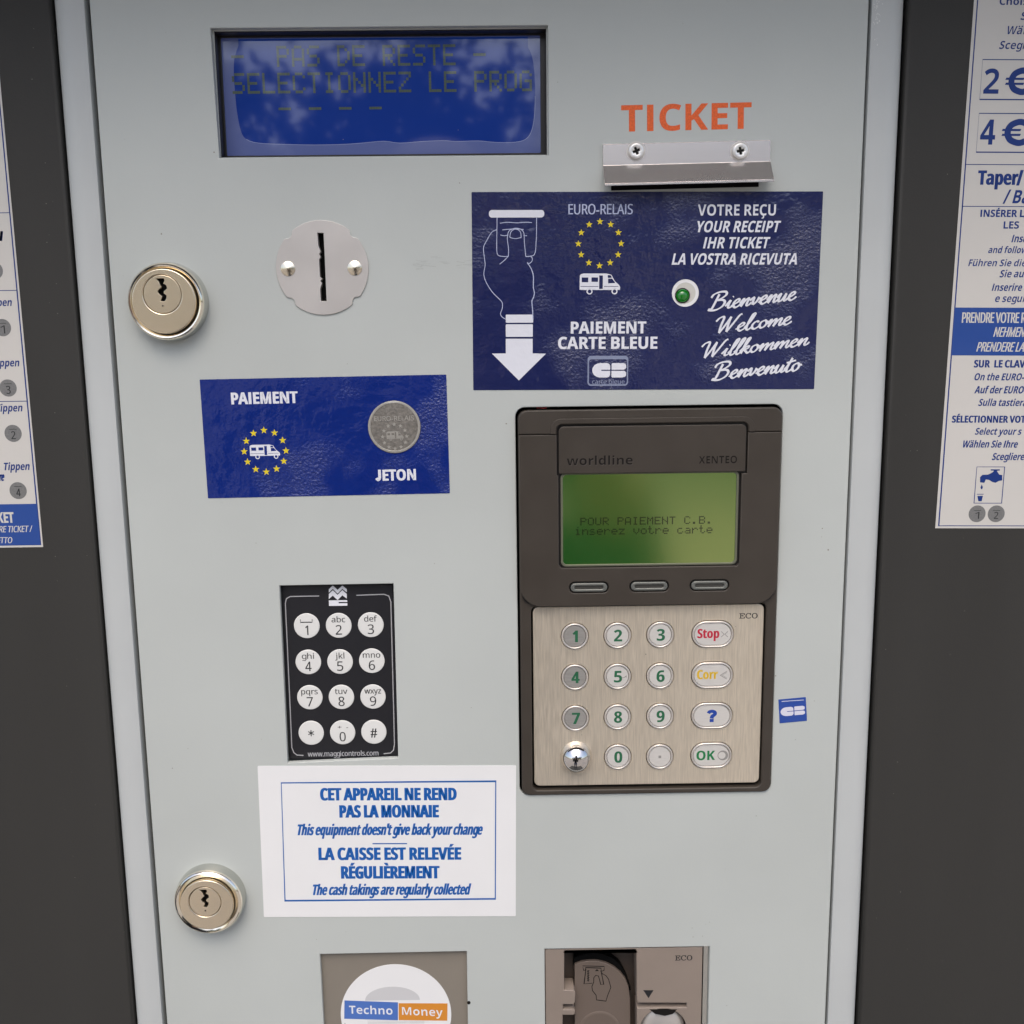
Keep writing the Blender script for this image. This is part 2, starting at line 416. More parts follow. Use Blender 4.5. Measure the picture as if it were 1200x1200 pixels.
def van(x0, y0, x1, y1, w_):                  # camper van pictogram; white shell and its cut-outs
    W, H = x1-x0, y1-y0
    g = lambda a: [(x0+x*W, y0+y*H) for x, y in a]
    body = g([(0,.18),(0,.88),(.03,.97),(.10,1),(.66,1),(.78,.93),(.86,.62),(.97,.42),(1,.30),(.99,.17),(.93,.17),(.90,.24),(.86,.27),(.82,.24),(.79,.17),(.31,.17),(.28,.24),(.245,.27),(.21,.24),(.18,.17)])
    holes = [g([(.05,.56),(.05,.80),(.21,.80),(.21,.56)]), g([(.29,.58),(.29,.80),(.45,.80),(.45,.58)]),
             g([(.48,.22),(.48,.90),(.57,.90),(.57,.22)]), g([(.70,.50),(.70,.74),(.80,.74),(.88,.52)]),
             g([(.69,.78),(.69,.92),(.77,.90),(.79,.78)]),
             g([(.02,.33),(.02,.36),(.46,.36),(.46,.33)]), g([(.60,.33),(.60,.36),(.95,.36),(.96,.33)])]
    ms = [flat([body]+holes, w_)]
    for c in (.245, .86):
        ms.append(flat([circ(x0+c*W, y0+.10*H, .075*W, 20), circ(x0+c*W, y0+.10*H, .045*W, 20)], w_))
    return ms
def cb_logo(x0, y0, x1, y1, w_):              # stylised C and B halves
    W, H = x1-x0, y1-y0
    g = lambda a: [(x0+x*W, y0+y*H) for x, y in a]
    def half(cx, r, ry, a0, a1, n=12): return [(cx+r*math.cos(math.radians(a0+(a1-a0)*k/n)), .5+ry*math.sin(math.radians(a0+(a1-a0)*k/n))) for k in range(n+1)]
    C = [(.44,1)]+half(.24,.24,.5,90,270)+[(.44,0),(.50,.06),(.53,.2),(.53,.46),(.27,.46),(.27,.54),(.53,.54),(.53,.8),(.50,.94)]
    B1 = [(.57,.54),(.57,.95),(.60,1),(.90,1),(.97,.95),(1,.86),(1,.68),(.97,.58),(.93,.54)]
    B2 = [(.57,.46),(.57,.05),(.60,0),(.90,0),(.97,.05),(1,.14),(1,.32),(.97,.42),(.93,.46)]
    return [flat(g(C), w_), flat(g(B1), w_), flat(g(B2), w_)]

# dot-matrix characters (column bytes, bit 0 on top)
DOT = {'-':'0808080808','.':'0060600000','A':'7E1111117E','B':'7F49494936','C':'3E41414122','D':'7F4141221C','E':'7F49494941',
 'G':'3E4149497A','I':'00417F4100','L':'7F40404040','M':'7F020C027F','N':'7F0408107F','O':'3E4141413E','P':'7F09090906','R':'7F09192946',
 'S':'4649494931','T':'01017F0101','U':'3F4040403F','Z':'6151494543','a':'2054545478','c':'3844444420','e':'3854545418','i':'00447D4000',
 'n':'7C08040478','o':'3844444438','r':'7C08040408','s':'4854545420','t':'043F444020','v':'1C2040201C','z':'4464544C44'}
def dots(s, u0, v1, pitch, height, w_, fill=.9):     # u0 left, v1 top
    V, Fc = [], []
    dx = pitch/6; dy = height/7
    for i, ch in enumerate(s):
        if ch not in DOT: continue
        for c in range(5):
            b = int(DOT[ch][2*c:2*c+2], 16)
            for r in range(7):
                if b >> r & 1:
                    x = u0+i*pitch+c*dx; y = v1-(r+1)*dy; k = len(V)
                    V += [(x,y,w_),(x+dx*fill,y,w_),(x+dx*fill,y+dy*fill,w_),(x,y+dy*fill,w_)]; Fc.append((k,k+1,k+2,k+3))
    me = bpy.data.meshes.new('d'); me.from_pydata(V, [], Fc); return me

# ================================================================== setting: ground, trees that the glass and metal mirror, the photographer
def grid(x0, y0, x1, y1, z):
    me = bpy.data.meshes.new('g'); me.from_pydata([(x0,y0,z),(x1,y0,z),(x1,y1,z),(x0,y1,z)], [], [(0,1,2,3)]); return me
g = link_mesh('ground', grid(-150,-150,150,150,GROUND), gravel); g['kind'] = 'structure'
pad = link_mesh('dark_reflection_pad', grid(-.75,-1.0,.75,.4,GROUND+.004), mat('dark_pad_tone', (.07,.067,.062), .85, bump=[(90,.002,I3)], var=(20,.2,I3,.05))); pad['kind'] = 'structure'  # unseen dark pad, added so the metal above mirrors a darker ground

# ================================================================== the kiosk cabinet
K = Thing('kiosk_cabinet', 'pale grey kiosk door between silver columns and dark side panels', 'kiosk', c=(560, 600))
def kx(px, py, h=0): return K.p(px, py, h)[0]
# door: its own edges, straight in the world
xl = (kx(104.5, 0)+kx(196, 1200))/2; xr = (kx(1017.5, 0)+kx(967.5, 1200))/2
xgl = (kx(98.5, 0)+kx(190.5, 1200))/2; xgr = (kx(1021.8, 0)+kx(969.8, 1200))/2
xcl = (kx(60, 0)+kx(158.3, 1200))/2; xcr = (kx(1062, 0)+kx(1003.8, 1200))/2
TOP, BOT = K.p(600, -229)[1], K.p(600, 1500)[1]
zs = Z(230, 10, 2.727); zk = Z(300, 670, 5); zt = Z(590, 465, 3.529); zb = Z(600, 690, 3.3333)
zn = Z(360, 1100, 5.714); zr = Z(620, 1090, 5.217)
hole_screen = [K.p(246.5,33), K.p(642,29.5), K.p(643,182), K.p(257,185)]
hole_keypad = K.pts(zk, [(137,82),(805,70),(833,1092),(185,1121)])
T_corner = [(604.5,478),(917,473),(903.5,927.5),(608.5,931.5)]
tq = [K.p(*q) for q in T_corner]
def bbox(q): return min(a[0] for a in q), min(a[1] for a in q), max(a[0] for a in q), max(a[1] for a in q)
tb = bbox(tq)
tx0, tx1 = (tq[0][0]+tq[3][0])/2, (tq[1][0]+tq[2][0])/2; ty1, ty0 = (tq[0][1]+tq[1][1])/2, (tq[2][1]+tq[3][1])/2
hole_term = box2(tx0, ty0, tx1, ty1, 3.6)
hole_note = K.pts(zn, [(85,105),(1068,85)]); hole_note = [hole_note[0], hole_note[1], (hole_note[1][0]-.3, hole_note[0][1]-62), (hole_note[0][0]+.3, hole_note[0][1]-62)]
hc = K.pts(zr, [(95,116),(1105,100)]); hole_card = [hc[0], hc[1], (hc[1][0], hc[0][1]-66), (hc[0][0], hc[0][1]-66)]
plate('door', [box2(xl, BOT, xr, TOP), circ(*K.p(377.6,313.8), 14, 32), hole_screen, hole_keypad, hole_term, hole_note, hole_card], -2.5, 0, paint, K.o, .35, 3)
plate('door_backing', [box2(xgl-8, BOT, xgr+8, TOP)], -32, -30, black, K.o)
plate('door_frame', [box2(xgl-1, BOT-1, xgr+1, TOP+1), box2(xl+1.6, BOT+1, xr-4.5, TOP-1)], -9, -4.2, gap_gry, K.o, .3)
def column(x0, x1, out):                      # extruded aluminium upright, its outer edge rounded away
    n = 10; r = 6.5; pts = []
    s = 1 if out > 0 else -1
    xi, xo = (x0, x1) if out > 0 else (x1, x0)
    pts.append((xi, -12)); pts.append((xi, -.5)); pts.append((xi+s*.15, -.12)); pts.append((xi+s*.5, 0))
    for k in range(n+1):
        a = math.radians(90-72*k/n); pts.append((xo-s*r+s*r*math.cos(a)*1.05, -4.2+4.2*math.sin(a)))
    pts.append((xo, -12))
    V = []; Fc = []; m_ = len(pts)
    for z in (BOT, TOP): V += [(x, z, y) for x, y in pts]
    for k in range(m_):
        k2 = (k+1) % m_; Fc.append((k, k2, m_+k2, m_+k))
    Fc.append(tuple(range(m_))); Fc.append(tuple(range(m_, 2*m_)))
    bm = bmesh.new(); me = bpy.data.meshes.new('col'); me.from_pydata(V, [], Fc); bm.from_mesh(me)
    bmesh.ops.recalc_face_normals(bm, faces=bm.faces); bm.to_mesh(me); bm.free()
    link_mesh('column', tf(me), alu, K.o, 25)
column(xcl, xgl, -1); column(xgr, xcr, 1)
plate('side_panel', box2(xcl-320, BOT, xcl-.9, TOP), -7, -1.6, anthra, K.o, 1.6, 4)
plate('side_panel', box2(xcr+1.3, BOT, xcr+320, TOP), -7, -1.6, anthra, K.o, 1.6, 4)
plate('panel_shadow_gap', [box2(xcl-12, BOT, xcr+12, TOP)], -14, -12.4, black, K.o)
# unseen hood added over the whole front to darken the top of the door
hood_z = K.p(600, -230)[1]
plate('shading_hood', box2(xcl-320, hood_z, xcr+320, hood_z+30), -40, 95, anthra, K.o, 2)
plate('cabinet_back', box2(xcl-320, BOT, xcr+320, TOP), -330, -34, anthra, K.o)
plate('plinth', box2(xcl-320, GROUND/MM-K.cy+5, xcr+320, BOT-.5), -330, -2, anthra, K.o)

# ================================================================== blue information display
S = Thing('message_display', 'blue dot-matrix display reading PAS DE RESTE in the top cut-out', 'display',
          corners=[(250,37),(640,33),(641,181),(258,184)], h=-2.5)
W, H = S.w, S.hh
q = [S.p(a, b, 2.5) for a, b in ((245,31.5),(643.5,27.5),(644.5,183),(255.5,186.5))]
plate('cutout_lining', [box2(-W/2-4,-H/2-4,W/2+4,H/2+4), [S.p(250.5,36.5), S.p(640,33.3), S.p(641,181.3), S.p(259,184.5)]], -.8, -.05, paint, S.o, .2)
DH = -6.0
a = S.p(*zs(78,92), DH); b = S.p(*zs(1098,465), DH)
A0 = S.pts(zs, [(78,94),(1098,88),(1101,463),(100,470)], DH)
gx0, gx1 = (A0[0][0]+A0[3][0])/2, (A0[1][0]+A0[2][0])/2; gy1, gy0 = (A0[0][1]+A0[1][1])/2, (A0[2][1]+A0[3][1])/2
plate('display_bezel', [box2(-W/2-6,-H/2-6,W/2+6,H/2+6), box2(gx0,gy0,gx1,gy1,.5)], DH-1, DH+.6, bezel_k, S.o, .2)
plate('display_well', [box2(-W/2-5,-H/2-5,W/2+5,H/2+5), [S.p(251,37.5), S.p(640,34.5), S.p(640.5,181.5), S.p(259.5,184)]], DH+.62, -.82, bezel_k, S.o)
plate('display_glass', box2(gx0-1,gy0-1,gx1+1,gy1+1), DH-2, DH, lcd_b, S.o)
edge = [(140,170),(122,110)]
inn = [(135,118),(122,160),(120,210),(124,270),(130,330),(142,390),(160,418),(200,430),(280,434),(380,436),(470,434),(530,430),(600,424),(650,430),(720,425),(790,422),(830,425),(900,423),(960,428),(1020,427),(1052,418),(1070,395),(1080,350),(1083,280),(1080,200),(1072,150),(1060,125)]
ip = catmull(S.pts(zs, inn, DH), 3)
top = S.pts(zs, [(1060,92),(135,94)], DH)
plate('film_edge', [box2(gx0,gy0,gx1,gy1), ip+[(ip[-1][0],gy1-.35),(ip[0][0],gy1-.35)]], DH+.01, DH+.05, lcd_edge, S.o)
S.put('film_rim', [ribbon([p_ for p_ in ip[18:70]], .16, DH+.07)], lcd_rim)
ms = []
for row, (yt, yb, xs, st) in enumerate(((120,188,110,'-  PAS DE RESTE -'),(206,273,113,'SELECTIONNEZ LE PROG'),(290,354,116,'   - - - -'))):
    p0 = S.p(*zs(xs,yt), DH); p1 = S.p(*zs(xs+20*48.4,yt), DH); p2 = S.p(*zs(xs,yb), DH)
    ms.append(dots(st, p0[0], p0[1], (p1[0]-p0[0])/20, p0[1]-p2[1], DH+.09, .93))
S.put('display_text', ms, lcd_txt)

# ================================================================== locks
def lock(name, label, rim_px, rim_r, base_h, plug_dx, plug_dy, plug_r, disc_r, group, kind):
    L = Thing(name, label, 'lock', c=rim_px, h=0, group=group)
    L.cx += 0; R = rim_r
    lathe('collar', [(R+.45,0),(R+.45,.8),(R+.2,3.6),(R,4.6)], chrome2, L.o)
    lathe('rim_ring', [(R,4.6),(R-.08,5.0),(R-.4,5.7),(R-.9,6.1),(R-1.4,6.0),(disc_r+.35,5.2),(disc_r+.3,4.2)], ringm, L.o)
    pl = [(plug_dx+plug_r*math.cos(t*math.pi/24), plug_dy+plug_r*math.sin(t*math.pi/24)) for t in range(48)]
    d = plate('face_disc', [circ(0,0,disc_r,64), circ(plug_dx,plug_dy,plug_r+.22,48)], 4.0, 7.4, chrome, L.o, .35, 3)
    kh = [(-1.6,5.1),(.9,5.1),(1.1,4.2),(.6,3.3),(1.5,2.7),(1.7,1.5),(.7,.6),(.6,-.2),(1.4,-.9),(1.3,-2.0),(.7,-3.0),(-.5,-3.0),(-.2,-2.0),(.1,-1.2),(-.8,-.4),(-1.2,.6),(-.6,1.4),(.1,2.1),(-.4,3.0),(-.6,3.9)]
    k = plug_r/6.4
    plate('keyhole_plug', [circ(plug_dx,plug_dy,plug_r,48), [(plug_dx-.2+x*k*1.15, plug_dy+.5+y*k*.95) for x, y in kh]], 5.0, 7.2, chrome, L.o, .12, 2)
    plate('keyway', circ(plug_dx,plug_dy,plug_r+.5,32), 4.4, 5.1, black, L.o)
    plate('pin_mark', circ(plug_dx-.1,plug_dy-3.9*k,.32,12), 7.2, 7.25, housing, L.o)
    return L
lock('cylinder_lock', 'round nickel cylinder lock left of the coin slot, near the top', (199.3,354), 14.2, 0, -.4, 2.6, 6.9, 11.8, 'cylinder locks on the door', 0)
lock('cylinder_lock', 'round nickel cylinder lock at lower left, beside the white notice', (248,1049.5), 14.0, 0, -.6, 1.4, 6.4, 10.9, 'cylinder locks on the door', 1)

# ================================================================== coin slot
C_ = Thing('coin_slot_plate', 'round notched stainless plate with a vertical black coin slot', 'coin slot', c=(377.6,313.8), h=.6)
zc = Z(320, 255, 10)
Rr = 17.3; N = 24; pts = []
for qd in range(4):
    a0 = math.radians(45+90*qd)
    for k in range(N+1):                      # arc between two notches
        a = a0+math.radians(7.5)+math.radians(75)*k/N
        pts.append((Rr*math.cos(a), Rr*math.sin(a)))
    nc = Vector((math.cos(a0+math.pi/2), math.sin(a0+math.pi/2)))*(Rr+.75)   # concave corner notch
    for k in range(1, 8):
        t = math.radians(-72+144*k/8.0); dirv = -nc.normalized(); base = math.atan2(dirv.y, dirv.x)
        pts.append((nc.x+2.0*math.cos(base-t), nc.y+2.0*math.sin(base-t)))
pts = [(x, y) for x, y in pts]
slot = C_.pts(zc, [(520,178),(590,178),(602,400),(615,700),(628,978),(558,978),(552,835),(568,785),(572,768),(556,742),(574,716),(548,690),(540,490),(558,462),(540,428),(556,400),(552,385),(530,325)])
plate('slot_plate', [pts, slot], -3, .0, satin, C_.o, .10, 2)
plate('slot_back', [box2(-3,-14,3,14)], -3.6, -3.1, black, C_.o)
for x, y in ((175,600),(958,592)):
    u, v = C_.p(zc(x, y)); lathe('dome_screw', [(2.75,-.1),(2.7,.25),(2.0,.55),(1.2,.8),(.5,.98),(0,1.05)], brass, C_.o, u, v, 24)

# ================================================================== ticket outlet: word, bezel with screws
zt2 = Z(680, 100, 4.615)
O = Thing('ticket_word', 'orange lettering TICKET stuck on the door above the metal bezel', 'lettering', corners=[(728,124),(880,121),(880,151),(728,154)], h=.05)
m_ = O.text(zt2, 'TICKET', 222, 925, 108, 251, 0, .055, st=('B', .265))
lo = O.put('lettering', m_, orange_t)
B = Thing('ticket_outlet_bezel', 'bent aluminium hood with two cross-head screws under the word TICKET', 'bezel', corners=[(706.5,168),(903,167),(904,220),(707,222)], h=1.2)
bw = B.w; yt = B.p(zt2(122,318))[1]; ym = B.p(zt2(122,436))[1]; yb = B.p(*zt2(128,535), 5)[1]
x0 = B.p(zt2(122,320))[0]; x1 = B.p(zt2(1029,315))[0]
yb = B.p(*zt2(128,543), 6.0)[1]
prof = [(-1.1,yt),(0,yt),(.12,yt-.25),(.12,ym+.15),(.4,ym),(5.8,yb+.85),(6.2,yb+.6),(6.2,yb),(5.4,yb-.05),(5.0,yb+.2),(-.7,ym-1.5),(-1.1,ym-1)]
V = []; Fc = []; n_ = len(prof)
for x in (x0, x1): V += [(x, y, w_) for w_, y in prof]
for k in range(n_): Fc.append((k, (k+1) % n_, n_+(k+1) % n_, n_+k))
Fc += [tuple(range(n_)), tuple(range(n_, 2*n_))]
me = bpy.data.meshes.new('b'); me.from_pydata(V, [], Fc); bm = bmesh.new(); bm.from_mesh(me); bmesh.ops.recalc_face_normals(bm, faces=bm.faces)
bmesh.ops.triangulate(bm, faces=[f for f in bm.faces if len(f.verts) > 4]); bm.to_mesh(me); bm.free()
link_mesh('hood', tf(me), alubar, B.o, 20)
plate('slot_opening', box2(x0+3, B.p(*zt2(128,568))[1], x1-4, ym-1), -1.1, -.7, black, B.o)
for x, rot in ((301,.35),(862,.15)):
    u, v = B.p(zt2(x, 357))
    cr = [(.45,.45),(.45,1.35),(-.45,1.35),(-.45,.45),(-1.35,.45),(-1.35,-.45),(-.45,-.45),(-.45,-1.35),(.45,-1.35),(.45,-.45),(1.35,-.45),(1.35,.45)]
    cr = [(u+a*math.cos(rot)-b*math.sin(rot), v+a*math.sin(rot)+b*math.cos(rot)) for a, b in cr]
    sc = plate('screw', [circ(u, v, 2.75, 32), cr], .15, 1.7, screwm, B.o, .5, 3)
    plate('cross_recess', circ(u, v, 2.0, 20), .2, .9, housing2, sc)
    plate('washer', circ(u, v, 3.5, 32), .125, .3, satin, B.o, .05)

# ================================================================== large navy card sticker
z3 = Z(540, 215, 4.705); z4 = Z(750, 215, 4.705)
N_ = Thing('card_payment_sticker', 'large navy sticker with hand inserting a card, stars and four-language welcome', 'sticker',
           corners=[(553,226.3),(965.5,223),(953.3,455),(554.2,458.2)], h=.12)
LED = N_.p(z4(250,604))
plate('sticker_film', [rr(0,0,N_.w,N_.hh,.3), circ(LED[0],LED[1],5.1,40)], -.12, 0, navy_f, N_.o)
e = .03
ms = []
u0, v0 = N_.p(z3(155,188)); u1, v1 = N_.p(z3(460,146)); ms.append(flat(box2(u0,v0,u1,v1,(v1-v0)*.42), e))
N_.put('slot_bar', ms, whites_t); ms = []
for (x0_, y0_, x1_, y1_) in ((248,723,399,768),(248,776,397,846),):
    a = N_.p(z3(x0_,y1_)); b = N_.p(z3(x1_,y0_)); ms.append(flat(box2(a[0],a[1],b[0],b[1],.3), e))
ms.append(flat(N_.pts(z3, [(248,856),(396,856),(396,937),(470,938),(320,1086),(172,938),(248,937)]), e))
N_.put('arrow', ms, whites_t); ms = []
ms += [N_.text(z3, 'PAIEMENT', 606, 1022, 762, 828, e, .085), N_.text(z3, 'CARTE BLEUE', 536, 1083, 846, 913, e, .085),
       N_.text(z4, 'VOTRE REÇU', 318, 748, 116, 177, e, .055)]
u0, v0 = N_.p(z3(655,606)); u1, v1 = N_.p(z3(880,496)); N_.put('van_symbol', van(u0, v0, u1, v1, e), whites_t)
ms += [N_.text(z4, 'YOUR RECEIPT', 303, 775, 207, 269, e, .05, .2), N_.text(z4, 'IHR TICKET', 347, 716, 296, 358, e, .05, .2),
       N_.text(z4, 'LA VOSTRA RICEVUTA', 174, 875, 386, 448, e, .05, .2)]
N_.put('bank_card_logo', cb_logo(*N_.p(z3(724,1070)), *N_.p(z3(912,990)), e+.02), whites_t)
[N_.put('lettering', m1, whites_t) for m1 in ms]
ms = [N_.text(z3, 'EURO-RELAIS', 593, 948, 114, 170, e, .02)]
lw = .27
def rb(L, k=5, wd=lw): return ribbon(catmull(N_.pts(z3, L), k), wd, e, dw=.0003)
ms += [rb([(200,188),(199,260),(198,340),(200,382),(210,398),(240,403),(262,401)]), rb([(418,188),(417,280),(413,360),(408,385),(398,398),(372,402),(357,402)]),
       rb([(216,219),(260,214),(310,217),(360,214),(392,216)]), rb([(229,256),(270,252),(310,251),(346,254)]), rb([(218,284),(240,288),(262,284)]), rb([(346,288),(365,288)]),
       rb([(262,401),(263,360),(257,310),(259,280),(270,258),(300,247),(325,250),(342,262),(349,282),(350,320),(354,360),(358,400)]),
       rb([(270,297),(275,270),(288,256),(303,252),(320,258),(330,272),(333,298)]), rb([(270,297),(300,304),(333,298)]),
       rb([(262,401),(240,424),(214,445)]), rb([(358,404),(388,403),(394,425),(378,441),(366,436)]),
       rb([(198,255),(170,270),(140,320),(125,355),(130,410),(134,450),(127,500),(140,545),(175,600),(215,640),(229,660),(228,690),(219,718),(228,736),(250,750)]),
       rb([(366,436),(388,470),(400,510),(400,570),(405,600),(402,625),(392,650),(396,700),(398,750)], wd=.34)]
N_.put('line_drawing', ms, thin_t)
c = N_.p(z3(766,332)); rad = abs(N_.p(z3(884,332))[0]-c[0]); cy_ = rad
N_.put('star_ring', [star(c[0]+rad*math.sin(k*math.pi/6), c[1]+rad*math.cos(k*math.pi/6), rad*.165, e) for k in range(12)], yell_t)
# card logo outline
a = N_.p(z3(698,1116)); b = N_.p(z3(924,950))
N_.put('logo_frame', [flat([box2(a[0],a[1],b[0],b[1],1.3), box2(a[0]+.55,a[1]+.6,b[0]-.45,b[1]-1.3,.9)], e),
        N_.text(z3, 'carte bleue', 724, 903, 1080, 1106, e, .02)], mat('logo_frame_grey', (.22,.25,.36), .3))
# script words, pen strokes with a broad nib
SC = {  # strokes in a unit where x-height = .5, cap = 1.1 ; advance
 'B': ([[(.22,.95),(.14,.6),(.02,.12),(-.06,.02),(-.14,.08)],[(-.10,.78),(.0,.98),(.25,1.08),(.48,1.04),(.52,.86),(.36,.68),(.18,.58)],[(.18,.58),(.42,.56),(.52,.40),(.44,.16),(.22,.0),(-.0,.0),(-.1,.1)]], .62),
 'W': ([[(-.14,.80),(-.02,1.0),(.14,1.06),(.16,.9),(.10,.5),(.08,.02)],[(.08,.02),(.28,.5),(.46,1.0)],[(.46,1.0),(.40,.6),(.38,.04)],[(.38,.04),(.58,.5),(.80,1.02),(.90,1.08)]], .80),
 'i': ([[(-.05,.15),(.06,.34),(.14,.48),(.08,.2),(.10,.04),(.2,.06),(.30,.2)],[(.21,.66),(.235,.70)]], .25),
 'e': ([[(-.05,.12),(.1,.22),(.24,.34),(.26,.46),(.17,.48),(.06,.32),(.05,.12),(.14,.0),(.26,.06),(.36,.18)]], .34),
 'n': ([[(-.03,.2),(.08,.42),(.12,.46),(.08,.22),(.03,.0)],[(.03,.0),(.14,.26),(.27,.45),(.33,.42),(.28,.2),(.28,.04),(.36,.04),(.46,.18)]], .42),
 'm': ([[(-.03,.2),(.08,.42),(.12,.46),(.08,.22),(.03,.0)],[(.03,.0),(.14,.26),(.27,.45),(.32,.42),(.28,.2),(.24,.0)],[(.24,.0),(.35,.26),(.48,.45),(.54,.42),(.49,.2),(.49,.04),(.57,.04),(.66,.18)]], .62),
 'v': ([[(-.03,.3),(.08,.46),(.12,.42),(.10,.2),(.12,.02)],[(.12,.02),(.26,.2),(.34,.45),(.32,.36),(.42,.36)]], .38),
 'u': ([[(-.03,.25),(.08,.46),(.10,.42),(.05,.18),(.08,.02),(.2,.1),(.34,.46)],[(.34,.46),(.29,.18),(.30,.03),(.38,.06),(.46,.18)]], .43),
 'l': ([[(-.04,.15),(.16,.5),(.30,.92),(.28,1.02),(.20,.92),(.08,.4),(.06,.08),(.14,.0),(.26,.14)]], .24),
 'c': ([[(.27,.38),(.24,.47),(.14,.44),(.05,.28),(.05,.1),(.14,.0),(.26,.06),(.34,.16)]], .32),
 'o': ([[(.20,.47),(.08,.38),(.03,.18),(.10,.01),(.22,.06),(.30,.24),(.27,.42),(.20,.47)],[(.27,.42),(.32,.36),(.42,.34)]], .37),
 'k': ([[(-.04,.15),(.14,.5),(.28,.92),(.26,1.0),(.18,.88),(.08,.35),(.02,.0)],[(.06,.2),(.2,.42),(.30,.44),(.26,.30),(.12,.24)],[(.12,.24),(.22,.1),(.30,.0),(.42,.14)]], .38),
 't': ([[(-.04,.15),(.10,.4),(.24,.84),(.14,.5),(.07,.14),(.12,.0),(.24,.08),(.32,.2)],[(.02,.56),(.18,.60),(.40,.66)]], .28)}
ms = []; lay = [0]
def script(word, zf, xa, ya, xb, yb_, ytop):
    a = Vector(N_.p(zf(xa, ya))); b = Vector(N_.p(zf(xb, yb_))); t = Vector(N_.p(zf(xa, ytop)))
    tot = sum(SC[c][1] for c in word); d = b-a; sc_x = d.length/tot; cap = (t-a).length/1.05
    ex = d.normalized()
    x = 0
    for c in word:
        for st in SC[c][0]:
            lay[0] += 1
            pp = [(a.x+ex.x*(x+px_+py_*.12)*sc_x, a.y+ex.y*(x+px_)*sc_x+py_*cap) for px_, py_ in st]
            ms.append(ribbon(catmull(pp, 5), cap*.175, e+.0012*(lay[0] % 12), nib=(28,.45), dw=.0004))
        x += SC[c][1]
script('Bienvenue', z4, 392, 700, 856, 640, 605)
script('Welcome', z4, 424, 828, 830, 775, 738)
script('Willkommen', z4, 345, 966, 925, 890, 878)
script('Benvenuto', z4, 412, 1084, 880, 1030, 990)
N_.put('script_words', ms, whites_t)
# indicator lamp behind a round hole in the sticker
plate('lamp_hole_ring', [circ(*LED, 5.1, 40), circ(*LED, 3.9, 40)], -.115, -.07, white_f, N_.o)
u, v = N_.p(*z4(240,615), -1.5)
plate('lamp_recess', circ(*LED, 4.5, 32), -.118, -.10, cream, N_.o)
lathe('indicator_lamp', [(2.5,-.1),(2.5,.35),(2.15,.4),(2.1,.1),(2.0,.3),(1.5,.75),(.8,1.05),(0,1.15)], ledm, N_.o, *N_.p(z4(234,618)), 24)
lathe('lamp_collar', [(2.85,-.1),(2.8,.3),(2.5,.42),(2.3,.3)], housing2, N_.o, *N_.p(z4(234,618)), 24)

# ================================================================== blue token sticker
z5 = Z(220, 430, 3.75)
J = Thing('token_payment_sticker', 'blue sticker reading PAIEMENT and JETON with star ring and grey token', 'sticker',
          corners=[(233.8,444.7),(523,439),(527.2,578),(243.8,584)], h=.12)
plate('sticker_film', rr(0,0,J.w,J.hh,.3), -.12, 0, blue_f, J.o)
ms = [J.text(z5, 'PAIEMENT', 192, 485, 113, 165, e, .085), J.text(z5, 'JETON', 825, 1004, 452, 501, e, .085)]
J.put('van_symbol', van(*J.p(z5(275,402)), *J.p(z5(404,340)), e), whites_t); [J.put('lettering', m1, whites_t) for m1 in ms]
c = J.p(z5(340,370)); rad = abs(J.p(z5(432,370))[0]-c[0])
J.put('star_ring', [star(c[0]+rad*math.sin(k*math.pi/6), c[1]+rad*math.cos(k*math.pi/6), rad*.18, e) for k in range(12)], yell_t)
c = J.p(z5(908,264)); r = abs(J.p(z5(1024,264))[0]-c[0])
tk = plate('token', circ(*c, r, 64), 0.005, .25, coin_m, J.o, .1)
J.put('token_rim', [plate_raw([circ(*c, r*.985, 64), circ(*c, r*.90, 64)], .25, .40, .06)], coin_l, tk)
ms = [J.text(z5, 'EURO-RELAIS', 820, 995, 217, 238, .27, .02)]
cc = (c[0], c[1]-r*.36)
ms += [star(cc[0]+r*.46*math.sin(k*math.pi/6), cc[1]+r*.46*math.cos(k*math.pi/6), r*.085, .27) for k in range(12)]
ms += van(*J.p(z5(875,322)), *J.p(z5(948,282)), .27)
J.put('token_relief', ms, coin_l, tk)

